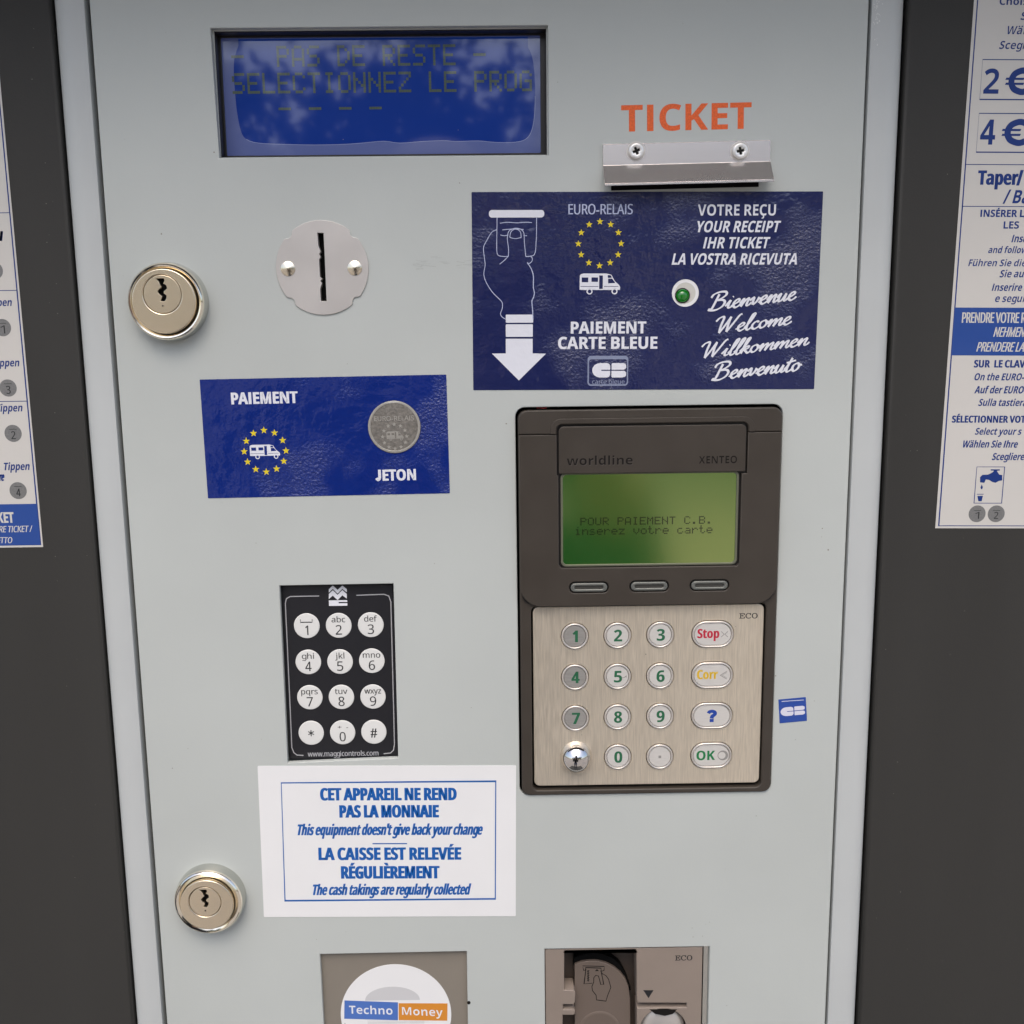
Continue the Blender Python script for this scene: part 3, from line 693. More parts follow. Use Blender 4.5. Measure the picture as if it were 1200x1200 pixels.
# ================================================================== small keypad in its cut-out
M = Thing('membrane_keypad', 'black twelve-key keypad with round white keys above the white notice', 'keypad',
          corners=[zk(150,85), zk(803,72), zk(832,1088), zk(195,1100)], h=-3.2)
plate('keypad_plate', rr(0,0,M.w,M.hh,.2), -1.5, 0, mk_blk, M.o, .1)
plate('keypad_surround', [rr(0,0,M.w+9,M.hh+9,.2)], -3, -1.52, gap_gry, M.o)
kc = [(298,316),(485,314),(673,310),(307,528),(493,526),(679,521),(316,735),(501,733),(686,731),(324,943),(508,940),(691,937)]
leg = ['|1','abc|2','def|3','ghi|4','jkl|5','mno|6','pqrs|7','tuv|8','wxyz|9','*','+ -|0','#']
for (x, y), lt in zip(kc, leg):
    u, v = M.p(zk(x, y))
    kk = lathe('key', [(5.15,0),(5.15,.22),(4.95,.38),(3.5,.44),(0,.46)], mk_wht, M.o, u, v, 40)
    ms = []; W_ = .5
    if '|' in lt:
        a_, b_ = lt.split('|')
        if b_ == '1': ms.append(ribbon([(u-2.4,v+2.75),(u-2.4,v+1.55),(u+2.3,v+1.55),(u+2.3,v+2.75)], .28, W_))
        elif b_ == '0':
            ms.append(text('+', u-1.9, u-.3, v+1.6, 1.5, W_, (.0,.0))); ms.append(text('-', u+1.6, u+2.4, v+1.6, 1.5, W_))
        else:
            wd = {'abc':5.5,'def':5.1,'ghi':4.9,'jkl':3.7,'mno':7.0,'pqrs':6.7,'tuv':5.1,'wxyz':6.7}[a_]
            ms.append(text(a_, u-wd/2, u+wd/2, v+1.4, 2.35, W_, (0,0), st=('R', .15)))
        w2 = 1.2 if b_ == '1' else 2.5
        ms.append(text(b_, u-w2/2, u+w2/2, v-3.7, 3.9, W_, (0,0), st=('R', .13)))
    elif lt == '*':
        for an in (90, 30, -30):
            dx, dy = 1.35*math.cos(math.radians(an)), 1.35*math.sin(math.radians(an)); ms.append(ribbon([(u-dx,v-dy),(u+dx,v+dy)], .35, W_+.01*(an/30)))
    else: ms.append(text('#', u-1.3, u+1.3, v-1.9, 3.8, W_, (.08,.04)))
    M.put('legend', ms, black_t, kk)
a = M.pts(zk, [(370,142),(200,145),(178,158),(172,185),(182,400),(198,750),(210,1030),(222,1060),(240,1074),(278,1076)])
b = M.pts(zk, [(588,138),(750,132),(778,142),(790,175),(796,400),(805,750),(811,1010),(806,1045),(788,1062),(748,1066)])
M.put('border_line', [ribbon(a, .38, .02), ribbon(b, .38, .02)], mk_line)
def mp(L): return M.pts(zk, L)
lg = [flat(mp([(427,102),(450,80),(478,106),(506,80),(532,102),(532,120),(506,100),(478,128),(450,100),(427,122)]), .02),
      flat(mp([(427,130),(450,108),(478,135),(506,107),(532,130),(532,158),(506,138),(478,166),(450,140),(427,160)]), .02),
      flat(mp([(427,168),(534,166),(535,177),(485,177),(485,185),(535,184),(535,199),(428,200)]), .02)]
M.put('emblem', lg, white_t)
M.put('web_address', [M.text(zk, 'www.maggicontrols.com', 304, 718, 1053, 1083, .02, .02, st=('R', .14))], mk_line)

# ================================================================== white notice
z6 = Z(290, 885, 3.636)
Q = Thing('change_notice', 'white notice with blue frame: CET APPAREIL NE REND PAS LA MONNAIE', 'notice',
          corners=[z6(45,48), z6(1146,42), z6(1142,683), z6(68,693)], h=.15)
plate('notice_film', rr(0,0,Q.w,Q.hh,.4), -.15, 0, white_f, Q.o)
fr = Q.pts(z6, [(144,118),(1058,111),(1056,612),(160,620)])
ms = [ribbon(fr, .62, e, closed=True)]
for t, x0_, x1_, y0_, y1_, bo, sh in (('CET APPAREIL NE REND',310,892,140,193,.095,0),('PAS LA MONNAIE',392,816,213,266,.095,0),
      ("This equipment doesn't give back your change",207,1007,295,341,.05,.2),('LA CAISSE EST RELEVÉE',303,911,394,447,.095,0),
      ('RÉGULIÈREMENT',399,819,473,526,.095,0),('The cash takings are regularly collected',272,953,551,596,.05,.2)):
    ms.append(Q.text(z6, t, x0_, x1_, y0_, y1_, e, bo, sh))
a = Q.p(z6(533,377)); b = Q.p(z6(680,371)); ms.append(ribbon([a, (b[0], a[1])], .48, e))
Q.put('blue_print', ms, wht_blue)

# ================================================================== card terminal
T = Thing('card_terminal', 'brown payment terminal with green screen and steel number pad', 'card terminal',
          corners=T_corner, h=0)
hw, hh = T.w/2, T.hh/2
kp = T.pts(zb, [(78,74),(985,58),(967,760),(90,770)])
kx0, kx1 = (kp[0][0]+kp[3][0])/2, (kp[1][0]+kp[2][0])/2; ky1, ky0 = (kp[0][1]+kp[1][1])/2, (kp[2][1]+kp[3][1])/2
plate('housing', [box2(-hw+.9,-hh+.2,hw-.25,hh-1.1,3.4), box2(kx0-.7,ky0-1.4,kx1+.6,ky1+.6,2.4)], -6, 1.0, housing, T.o, .6, 4)
plate('housing_back', box2(-hw+1,-hh+1,hw-1,hh-1), -8, -6.1, black, T.o)
# upper cover strip and display bezel
uL = T.p(*zt(62,160), 2.2)[0]; uR = T.p(*zt(1150,150), 2.2)[0]; vT = T.p(*zt(600,50), 2.2)[1]
vS = T.p(*zt(100,157), 2.2)[1]; vB = T.p(*zt(600,862), 2.2)[1]
lpL, lpR = T.p(*zt(228,200), 2)[0], T.p(*zt(1001,200), 2)[0]; lpT, lpB = T.p(*zt(600,118), 2)[1], T.p(*zt(600,314), 2)[1]
yt_ = T.p(*zt(600,92), 2)[1]
ap = .7
def arch(x0a, x1a, yt1, r, yb1, n=6):
    o = [(x0a, yb1)]
    for k in range(n+1):
        t = math.radians(180-90*k/n); o.append((x0a+r+r*math.cos(t), yt1-r+r*math.sin(t)))
    for k in range(n+1):
        t = math.radians(90-90*k/n); o.append((x1a-r+r*math.cos(t), yt1-r+r*math.sin(t)))
    o.append((x1a, yb1)); return o
R5 = 3.6
outer = [(uL, vS+.12)]+[(uL+R5+R5*math.cos(math.radians(180-15*k)), vT-R5+R5*math.sin(math.radians(180-15*k))) for k in range(7)]+\
        [(uR-R5+R5*math.cos(math.radians(90-15*k)), vT-R5+R5*math.sin(math.radians(90-15*k))) for k in range(7)]+[(uR, vS+.12)]
inner = arch(lpL-ap, lpR+ap, lpT+ap, 2.0, vS+.12)
plate('top_cover', [outer+inner[::-1]], .9, 2.6, housing, T.o, .45, 3)
lcL, lcR = T.p(*zt(236,500), 1)[0], T.p(*zt(968,500), 1)[0]; lcT, lcB = T.p(*zt(600,308), 1)[1], T.p(*zt(600,697), 1)[1]
ow, oh = uR-uL, (vS-.12)-vB
body = rr((uL+uR)/2, (vS-.12+vB)/2, ow, oh, (0,0,8.5,8.5), 10)
hole1 = [(lpL-ap, lpB-.6), (lpL-ap, vS+1), (lpR+ap, vS+1), (lpR+ap, lpB-.6), (lcR+.8, lpB-.7), (lcR+.8, lcB-.0+1.0), (lcR-.2, lcB-.5), (lcL+.2, lcB-.5), (lcL-.8, lcB+1.0), (lcL-.8, lpB-.7)]
soft = [T.p(*zt(x, y), 2) for x, y in ((353,787),(602,782),(851,778))]
bodyU = body[:]
xs0 = [(uL, vS-.12), (lpL-ap, vS-.12), (lpL-ap, lpB-.6), (lcL-.8, lpB-.7), (lcL-.8, lcB+1.0), (lcL+.2, lcB-.3), (lcR-.2, lcB-.3), (lcR+.8, lcB+1.0), (lcR+.8, lpB-.7), (lpR+ap, lpB-.6), (lpR+ap, vS-.12), (uR, vS-.12)]
br = [p_ for p_ in body if p_[1] < vB+9 ]
plate('display_bezel', [xs0+br]+[rr(u, v, 15.5, 4.5, 2.2) for u, v in soft], .9, 2.6, housing, T.o, .4, 3)
plate('bezel_backing', [box2(uL+1, vB+1, uR-1, vT-1, 3), [(-900,-900)]][:1], .85, 1.15, bezel_k, T.o)
plate('visor_step', [arch(lpL-3.2, lpR+3.2, lpT+3.0, 4.2, vS+.12)+arch(lpL-ap-.35, lpR+ap+.35, lpT+ap+.35, 2.3, vS+.12)[::-1]], 2.55, 2.95, housing, T.o, .18, 2)
lp = plate('label_panel', [box2(lpL, lpB+.1, lpR, lpT, (2,2,.6,.6))], 1.2, 2.9, housing, T.o, .3, 3)
T.put('embossed_name', [T.text(zt, 'worldline', 262, 534, 247, 283, 2.93, .08, dh=2.9, st=('B', .20))], housing2)
T.put('embossed_name', [T.text(zt, 'XENTEO', 808, 965, 246, 276, 2.93, .04, dh=2.9, st=('B', .17))], housing2)
T.put('painted_highlight', [T.text(zt, 'worldline', 264, 536, 250, 286, 2.915, .08, dh=2.9, st=('B', .20))], mat('painted_emboss_light', (.06,.05,.043), .4))  # lighter offset copy of the letters, paints the highlight of the emboss
plate('screen_frame', [box2(lcL, lcB, lcR, lcT, 2.2), box2(lcL+.9, lcB+.9, lcR-.9, lcT-.9, 1.6)], 1.16, 1.9, mat('olive_frame', (.12,.125,.085), .3), T.o, .25, 3)
plate('green_screen', box2(lcL+.8, lcB+.8, lcR-.8, lcT-.8, 1.6), 1.155, 1.35, lcd_g, T.o)
ms = []
for st, x0_, n0, y0_, y1_ in (('POUR PAIEMENT C.B.',318,18,500,532),('inserez votre carte',295,19,538,572)):
    p0 = T.p(*zt(x0_,y0_), 1.3); p1 = T.p(*zt(864,y0_), 1.3); p2 = T.p(*zt(x0_,y1_), 1.3)
    ms.append(dots(st, p0[0], p0[1], (p1[0]-p0[0])/(n0-.2), p0[1]-p2[1], 1.362, .95))
T.put('screen_text', ms, lcd_gt)
sk1 = mat('soft_key_rim', (.15,.155,.14), .3, .3); sk2 = mat('soft_key_inset', (.05,.048,.042), .35)
for u, v in soft:
    k = plate('soft_key', [rr(u, v, 14.4, 3.5, 1.74), rr(u, v, 11.4, 1.3, .64)], 1.2, 2.9, sk1, T.o, .4, 3)
    plate('key_inset', rr(u, v, 11.2, 1.1, .54), 1.2, 2.3, sk2, k)
# steel number pad
KH = -.3
kdef = [('1',245,185,1,'r'),('2',412,182,1,''),('3',579,179,1,''),('4',246,345,1,'r'),('5',412,342,1,''),('6',578,340,1,''),('7',248,505,1,'r'),('8',412,500,1,''),('9',578,497,1,''),
        ('0',413,656,1,''),('.',577,655,1,''),('Stop',784,177,2,''),('Corr',782,337,2,''),('?',780,495,2,''),('OK',778,650,2,'')]
holes = []; places = []
for s_, x, y, k, fl in kdef:
    u, v = T.p(*zb(x, y), KH); w0, h0 = (11.2, 11.2) if k == 1 else (17.0, 11.4)
    holes.append(rr(u, v, w0, h0, min(w0,h0)/2-.01, 10)); places.append((u, v, w0, h0))
plate('steel_pad', [box2(kx0,ky0,kx1,ky1,2.3)]+holes, -2.5, KH, steel, T.o, .3, 3)
plate('pad_backing', box2(kx0-.5,ky0-.5,kx1+.5,ky1+.5), -5.9, -2.6, black, T.o)
for (s_, x, y, k, fl), (u, v, w0, h0) in zip(kdef, places):
    wi, hi = w0-.45, h0-.45
    cap = plate('key', rr(u, v, wi-1.9, hi-1.9, (hi-1.9)/2-.01, 10), -2.4, KH+.35, keyworn if fl else keycap, T.o, .25, 3)
    plate('key_rim', [rr(u, v, wi, hi, hi/2-.01, 10), rr(u, v, wi-1.7, hi-1.7, (hi-1.7)/2-.01, 10)], -2.4, KH+.75, keyrim, cap, .42, 4)
    W_ = KH+.37
    if k == 1 and s_ != '.':
        w2 = 2.1 if s_ == '1' else 3.3
        T.put('legend', [text(s_, u-w2/2+.2, u+w2/2+.2, v-2.4, 4.8, W_, (0,0), st=('B', .25))], green_t, cap)
        if s_ == '5': T.put('tactile_mark', [ribbon([(u+1.6,v-.5),(u+2.6,v-.4),(u+3.6,v+.2),(u+3.5,v-.4)], .25, W_+.01)], gry_t, cap)
    elif s_ == '.': T.put('legend', [flat(box2(u-.55,v-.55,u+.55,v+.55), W_+.004)], gry_t, cap)
    elif s_ == 'Stop':
        T.put('legend', [text('Stop', u-6.2, u+2.6, v-1.5, 3.8, W_, (0,0), st=('B', .235))], red_t, cap)
        T.put('symbol', [ribbon([(u+3.3,v+1.2),(u+4.5,v),(u+3.3,v-1.2)], .25, W_), ribbon([(u+6.0,v+1.2),(u+4.8,v),(u+6.0,v-1.2)], .25, W_)], gry_t, cap)
    elif s_ == 'Corr':
        T.put('legend', [text('Corr', u-6.2, u+2.2, v-1.5, 3.8, W_, (0,0), st=('B', .235))], yel_t, cap)
        T.put('symbol', [ribbon([(u+5.8,v+1.6),(u+3.2,v),(u+5.8,v-1.6)], .28, W_), ribbon([(u+5.8,v+1.1),(u+4.0,v),(u+5.8,v-1.1)], .15, W_)], gry_t, cap)
    elif s_ == '?': T.put('legend', [text('?', u-1.9, u+1.9, v-2.5, 4.9, W_, (0,0), st=('B', .28))], blu_t, cap)
    elif s_ == 'OK':
        T.put('legend', [text('OK', u-6.1, u+1.5, v-1.9, 4.0, W_, (0,0), st=('B', .25))], grn2_t, cap)
        T.put('symbol', [flat([circ(u+4.7,v,2.15,24), circ(u+4.3,v,1.5,20)], W_+.004)], gry_t, cap)
u, v = T.p(*zb(250,655), KH)
prof = [(6.6,KH-.2),(6.5,KH+.25)]+[(6.45*math.cos(math.radians(a)), KH+.2+6.4*math.sin(math.radians(a))) for a in range(6, 90, 6)]+[(0,KH+6.62)]
lathe('bulb_stud', prof, chrome3, T.o, u, v, 48)
T.put('pad_mark', [T.text(zb, 'ECO', 888, 960, 92, 117, KH+.02, .01, st=('M', .13))], black_t)

# ================================================================== small card sticker right of the terminal
E_ = Thing('small_card_sticker', 'tiny blue square bank card sticker right of the terminal keys', 'sticker',
           corners=[zb(1041,432), zb(1146,424), zb(1154,516), zb(1045,525)], h=.1)
plate('sticker_film', rr(0,0,E_.w,E_.hh,.1), -.1, 0, mat('card_blue', (.010,.055,.30), .35, coat=.4), E_.o)
E_.put('white_print', cb_logo(*E_.p(zb(1050,499)), *E_.p(zb(1143,456)), e)+[ribbon([E_.p(zb(1053,440)), E_.p(zb(1140,434))], .25, e)], cb_wht)

# ================================================================== bank note reader
G = Thing('banknote_reader', 'beige bank note reader face with round white Techno Money sticker', 'banknote reader', c=zn(590,300), h=-2.0)
g0 = G.p(zn(85,105)); g1 = G.p(zn(1068,90))
plate('reader_face', box2(g0[0]-3, g0[1]-70, g1[0]+3, g0[1]+3), -2, 0, tmoney, G.o)
cc = G.p(zn(595,508)); rd = abs(G.p(zn(965,508))[0]-cc[0])
lb = plate('round_label', circ(*cc, rd, 96), .001, .12, white_f, G.o, .03)
ms = []
a = G.p(zn(388,415)); b = G.p(zn(755,415)); mx = (a[0]+b[0])/2; ry = G.p(zn(570,320))[1]-a[1]
ms.append(flat([(mx+(b[0]-a[0])/2*math.cos(math.pi*k/24), a[1]+ry*math.sin(math.pi*k/24)) for k in range(25)], .125))
G.put('grey_shade', ms, tm_gry, lb)
G.put('blue_box', [flat(G.pts(zn, [(250,412),(608,425),(608,545),(248,535)]), .14)], tm_blue, lb)
G.put('orange_box', [flat(G.pts(zn, [(613,431),(940,432),(938,548),(613,544)]), .14)], tm_org, lb)
def gt(st, x0_, x1_, y0_, y1_, yr):
    a = G.p(zn(x0_, y1_)); b = G.p(zn(x1_, yr)); t = G.p(zn(x0_, y0_)); cap = t[1]-a[1]
    return text(st, a[0], b[0], a[1], cap, .155, (0,0), 0, (b[1]-a[1])/(b[0]-a[0]), ('B', .2))
G.put('brand_words', [gt('Techno', 282, 572, 447, 500, 507), gt('Money', 636, 908, 456, 508, 518)], white_t, lb)
G.put('small_print', [ribbon(G.pts(zn, [(405,550+9*k),(785,552+9*k)]), .12, .14) for k in range(4)], mat('fine_grey', (.30,.30,.30), .5), lb)
D = K.p(zn(1082,428)); plate('rivet_spot', circ(*D, .75, 16), 0, .12, housing2, K.o)

# ================================================================== chip card reader
H_ = Thing('chip_card_reader', 'brown beige card reader with recessed funnel, slot and engraved hand symbol', 'card reader', c=zr(600,300), h=-.5)
h0 = H_.p(zr(97,118)); h1 = H_.p(zr(1062,104))
rec = [(215,640),(214,130),(222,114),(240,108)]
recess = H_.pts(zr, [(205,700),(206,520),(272,520),(281,512),(281,495),(272,486),(208,486),(208,455),(270,455),(281,446),(283,380),(274,368),(214,368),(216,140),(224,120),(240,112),(630,112),(650,120),(656,140),(658,430),(666,446),(963,446),(963,474),(660,476),(660,700)])
cutr = H_.p(zr(820,610)); rr_ = abs(H_.p(zr(962,610))[0]-cutr[0])
plate('reader_face', [box2(h0[0]+.1, h0[1]-66, h1[0], h0[1]-.1), recess, circ(*cutr, rr_, 48)], -9, 0, rdr, H_.o, .4, 3)
plate('reader_side', box2(h1[0]+.7, h0[1]-66, h1[0]+3, h0[1]), -9, -1.5, chrome2, H_.o)
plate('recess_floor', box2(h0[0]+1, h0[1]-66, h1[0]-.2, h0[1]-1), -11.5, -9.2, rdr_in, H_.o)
# curved tongue with arched top
def ton(x, y): return H_.p(*zr(x, y), -4)
L_ = [(278,740),(283,400),(279,208)]
arc = [(279,212),(320,196),(370,189),(420,190),(470,202),(520,228),(560,262),(590,300),(608,345),(618,420),(622,740)]
tongue = [ton(x, y) for x, y in [(279,740)]+arc]
plate('card_tongue', tongue, -8.8, -4, rdr_tg, H_.o, .3)
arcb = [ton(x, y) for x, y in [(272,230),(277,182),(330,160),(390,150),(450,157),(510,182),(560,225),(600,300),(626,380),(615,380),(590,300),(560,262),(520,228),(470,202),(420,190),(370,189),(320,196),(281,212)]]
plate('arched_slot', arcb, -8.9, -5.4, black, H_.o)
lathe('thumb_dish', [(9.0,-4.0),(8.4,-3.7),(7.6,-3.75),(5,-3.95),(0,-3.97)], rdr_tg, H_.o, *ton(430,610), 48)
sy = lambda L, c_=False: ribbon([ton(x, y) for x, y in L], .32, -3.96, closed=c_)
ms = [sy([(327,218),(460,222),(458,246),(446,250),(440,250),(440,232),(345,228),(345,246),(334,246)], True),
      sy([(348,234),(336,328),(386,324)]), sy([(438,250),(450,270)]),
      sy([(395,318),(396,290),(408,276),(424,280),(430,300),(438,332),(456,332),(450,296),(442,262),(470,278),(486,300),(500,350),(480,400),(470,434),(412,426),(410,398),(388,370),(384,345),(395,318)]),
      flat([ton(402,250), ton(428,250), ton(415,238)], -3.97)]
for k in range(5): ms.append(sy([(356,246+14*k),(366,247+14*k),(357,254+14*k),(366,256+14*k)]))
H_.put('engraved_symbol', ms, housing2)
def hp(L): return [H_.p(zr(*q_)) for q_ in L]
H_.put('reader_print', [flat(hp([(698,367),(761,367),(730,416)]), .006), H_.text(zr, 'ECO', 892, 998, 148, 186, .006, .01, st=('M', .14))], black_t)
lathe('metal_gate', [(rr_-.4,-5.5),(rr_-.6,-3.0),(rr_*.8,-1.6),(rr_*.4,-.7),(0,-.4)], satin, H_.o, *cutr, 48)
plate('gate_notch', hp([(735,484),(905,484),(880,512),(830,524),(770,512)]), -2.6, .02, housing2, H_.o)

# ================================================================== right poster
X7 = Z(1060, 0, 3.871); X8 = Z(1060, 300, 3.529)
pr = [P(1141.5, 0, -1.45), P(1096, 619, -1.45)]
PA = math.atan2(pr[0][0]-pr[1][0], pr[0][1]-pr[1][1])
Y_ = Thing('instruction_poster', 'white and blue instruction poster on the right dark panel with prices 2 € and 4 €', 'poster', c=(1096,619), h=-1.45, ang=-PA)
hgt = math.dist(*pr)
PWW = 125
plate('poster_film', box2(0, 0, PWW, hgt+30), -.14, 0, poster_f, Y_.o)
ms = [ribbon([(1.3,hgt+29),(1.3,1.0),(PWW-1.3,1.0),(PWW-1.3,hgt+29)], .42, e)]
def rule(zf, x, y): 
    v = Y_.p(zf(x, y))[1]; ms.append(ribbon([(1.3,v),(PWW-1.3,v)], .28, e))
rule(X7, 290, 746); rule(X7, 275, 936)
for ya, yb2, xa in ((270,451,342),(514,690,326)):
    a = Y_.p(X7(xa, yb2)); b = Y_.p(X7(xa, ya)); ms.append(ribbon(box2(a[0]-.1, a[1], 62, b[1]), .32, e, closed=True))
def bars(zf, x0_, x1_, ya, yb2):
    a = Y_.p(zf(x0_, yb2)); b = Y_.p(zf(x1_, yb2)); t_ = Y_.p(zf(x0_, ya)); H0 = t_[1]-a[1]
    for f in (.40, .60): ms.append(flat([(a[0], a[1]+H0*(f-.045)), (b[0], a[1]+H0*(f-.045)), (b[0]+.3, a[1]+H0*(f+.045)), (a[0]+.3, a[1]+H0*(f+.045))], e+.02))
def pt(zf, st, x0_, x1_, y0_, y1_, bo, sh=0.): ms.append(Y_.text(zf, st, x0_, x1_, y0_, y1_, e, bo, sh, st=(('B', .2) if st == '€' else None)))
pt(X7,'2',356,425,312,425,.075); pt(X7,'€',470,560,312,425,.0); bars(X7,452,535,312,425); pt(X7,'4',340,408,542,656,.075); pt(X7,'€',452,548,545,656,.0); bars(X7,436,520,545,656)
pt(X7,'Choisir',430,596,-12,22,.08); pt(X7,'S',525,556,54,90,.05,.2); pt(X7,'Wählen',459,640,118,155,.05,.2); pt(X7,'Scegliere',428,640,186,222,.05,.2)
pt(X7,'Taper/',330,532,773,838,.085); pt(X7,'/ Ba',447,570,862,922,.05,.2)
pt(X7,'INSÉRER L',343,542,951,984,.085); pt(X7,'LES',448,518,1004,1037,.085); pt(X7,'Insert',484,590,1065,1099,.05,.2)
pt(X7,'and follow',378,560,1118,1148,.05,.2)
pt(X8,'Führen Sie die',263,505,14,42,.05,.2); pt(X8,'Sie auf',392,512,58,88,.05,.2); pt(X8,'Inserire',360,488,114,144,.05,.2); pt(X8,'e segui',372,498,160,190,.05,.2)
pt(X8,'SUR  LE CLAV',286,498,430,461,.085); pt(X8,'On the EURO-',286,497,485,514,.05,.2); pt(X8,'Auf der EURO-',288,505,538,568,.05,.2); pt(X8,'Sulla tastiera',304,508,591,620,.05,.2)
pt(X8,'SÉLECTIONNER VOTR',195,520,660,689,.085); pt(X8,'Select your s',290,485,711,739,.05,.2); pt(X8,'Wählen Sie Ihre',236,470,763,792,.05,.2); pt(X8,'Scegliere',360,498,815,844,.05,.2)
a = Y_.p(X8(285,1022)); b = Y_.p(X8(297,872)); b2 = Y_.p(X8(418,874)); ms.append(ribbon(box2(a[0]+.2, a[1], b2[0]-.4, b[1]), .28, e, closed=True))
def yp(L): return [Y_.p(X8(*q_)) for q_ in L]
ms.append(flat(yp([(312,936),(312,915),(322,905),(345,904),(358,898),(366,893),(370,888),(356,887),(356,882),(394,882),(394,887),(382,888),(384,893),(392,904),(404,906),(404,928),(390,930),(376,938),(362,934),(350,926),(336,924),(330,938)]), e))
ms.append(flat(yp([(319,945),(324,956),(321,964),(316,964),(314,957)]), e)); ms.append(flat(yp([(301,992),(324,992),(319,1014),(305,1014)]), e)); ms.append(ribbon(yp([(299,985),(327,985)]), .25, e))
Y_.put('blue_print', ms, post_b2)
a = Y_.p(X8(205,411)); b = Y_.p(X8(216,213))
Y_.put('blue_band', [flat(box2(1.3, a[1], PWW-1.3, b[1]), e)], post_bl)
ms = []
pt(X8,'PRENDRE VOTRE R',236,500,233,276,.04); pt(X8,'NEHMEN',366,498,294,334,.03,.2); pt(X8,'PRENDERE LA',296,500,356,395,.03,.2)
for m__ in ms:
    for q_ in m__.vertices: q_.co.z += .02
Y_.put('white_print', ms, poster_f)
for x, y, d_ in ((300,1066,'1'),(379,1066,'2')):
    u, v = Y_.p(X8(x, y)); r = abs(Y_.p(X8(x+35, y))[0]-u)
    cn = plate('printed_coin', circ(u, v, r, 40), .005, .04, coingry, Y_.o)
    Y_.put('coin_number', [text(d_, u-.8, u+.9, v-2.0, 2.7, .06, (.05,.03)), ribbon([(u-1.4,v+1.3),(u+1.5,v+1.3)], .18, .06)], black_t, cn)

# ================================================================== left poster
X6 = Z(0, 220, 2.727)
pl_ = [P(1, 105, -1.45), P(50.5, 641, -1.45)]
PA2 = math.atan2(pl_[0][0]-pl_[1][0], pl_[0][1]-pl_[1][1])
V_ = Thing('tariff_poster', 'white and blue instruction poster cut off at the left edge, token pictures in a column', 'poster', c=(50.5,641), h=-1.45, ang=-PA2)
hgt = math.dist(*pl_)+75
plate('poster_film', box2(-PWW, 0, 0, hgt), -.14, 0, poster_f, V_.o)
ms = [ribbon([(-PWW+1.3,hgt-1),(-PWW+1.3,.9),(-.9,.9),(-.9,hgt-1),], .42, e)]
for yy, xx in ((80,20),(328,45),(682,80)):
    v = V_.p(X6(xx, yy))[1]; ms.append(ribbon([(-PWW+1.3,v),(-.9,v)], .28, e))
def lt_(st, xr_, wpx, y0_, y1_, bo=.05, sh=.2): ms.append(V_.text(X6, st, xr_-wpx, xr_, y0_, y1_, e, bo, sh))
lt_('n', 14, 16, 130, 170); lt_('Tippen', 41, 90, 355, 379); lt_('Tippen', 65, 90, 548, 572); lt_('Tippen', 75, 90, 692, 716); lt_('Tippen', 98, 88, 879, 903); lt_('re', 18, 22, 910, 937)
V_.put('blue_print', ms, post_b2)
v1 = V_.p(X6(110, 1010))[1]
V_.put('blue_band', [flat(box2(-PWW+1.3, .9, -.9, v1), e)], post_bl)
ms = []
lt_('TICKET', 46, 102, 1038, 1072, .06, 0); lt_('VOTRE TICKET /', 105, 150, 1082, 1102, .02, .2); lt_('BIGLIETTO', 42, 100, 1118, 1137, .02, .2)
for m__ in ms:
    for q_ in m__.vertices: q_.co.z += .02
V_.put('white_print', ms, poster_f)
for x, y, d_ in ((-18,265,'1'),(8,447,'1'),(26,640,'3'),(42,785,'2'),(58,968,'4')):
    u, v = V_.p(X6(x, y)); r = abs(V_.p(X6(x+27.5, y))[0]-u)
    cn = plate('printed_coin', circ(u, v, r, 40), .005, .04, coingry, V_.o)
    V_.put('coin_number', [text(d_, u-.8, u+.9, v-2.2, 3.0, .06, (.05,.03)), ribbon([(u-1.4,v+1.6),(u+1.5,v+1.6)], .2, .06)], black_t, cn)

# ================================================================== trees behind the photographer (seen mirrored in the display)
def tree(x, y, hgt, spread, n, label, seed):
    rnd = random.Random(seed)
    t = bpy.data.objects.new('broadleaf_tree', None); COL.objects.link(t); t.location = (x, y, GROUND)
    t['label'] = label; t['category'] = 'tree'; t['group'] = 'trees mirrored in the glass'
    bm = bmesh.new()
    def limb(a, b, r0, r1):
        a = Vector(a); b = Vector(b); d = (b-a).normalized(); s = d.orthogonal().normalized(); u = d.cross(s); N0 = 7
        ra = [bm.verts.new(a+(s*math.cos(2*math.pi*k/N0)+u*math.sin(2*math.pi*k/N0))*r0) for k in range(N0)]
        rb_ = [bm.verts.new(b+(s*math.cos(2*math.pi*k/N0)+u*math.sin(2*math.pi*k/N0))*r1) for k in range(N0)]
        for k in range(N0): bm.faces.new((ra[k], ra[(k+1) % N0], rb_[(k+1) % N0], rb_[k]))
    limb((0,0,0), (.1,0,hgt*.45), .22, .15)
    tips = []
    for k in range(11):
        a = k*2.4; z0 = hgt*(.32+.03*k); rr0 = spread*rnd.uniform(.5,.9)
        tip = (rr0*math.cos(a), rr0*math.sin(a), z0+hgt*rnd.uniform(.1,.35)); limb((.08,0,min(z0,hgt*.45)), tip, .08, .02); tips.append(Vector(tip))
    me = bpy.data.meshes.new('trunk'); bm.to_mesh(me); bm.free(); link_mesh('trunk', me, bark, t)
    V, Fc = [], []
    cl = [tp+Vector((rnd.gauss(0,.5),rnd.gauss(0,.5),rnd.gauss(0,.4))) for tp in tips for _ in range(4)]
    for k in range(n):
        c = rnd.choice(cl); p_ = c+Vector((rnd.gauss(0,.38),rnd.gauss(0,.38),rnd.gauss(0,.30)))
        a = Vector((rnd.gauss(0,1),rnd.gauss(0,1),rnd.gauss(0,1))).normalized(); b = a.orthogonal().normalized(); s = rnd.uniform(.09,.17)
        k0 = len(V); V += [p_-a*s, p_+b*s*.5, p_+a*s, p_-b*s*.5]; Fc.append((k0,k0+1,k0+2,k0+3))
    me = bpy.data.meshes.new('crown'); me.from_pydata(V, [], Fc); link_mesh('crown', me, leafm, t)
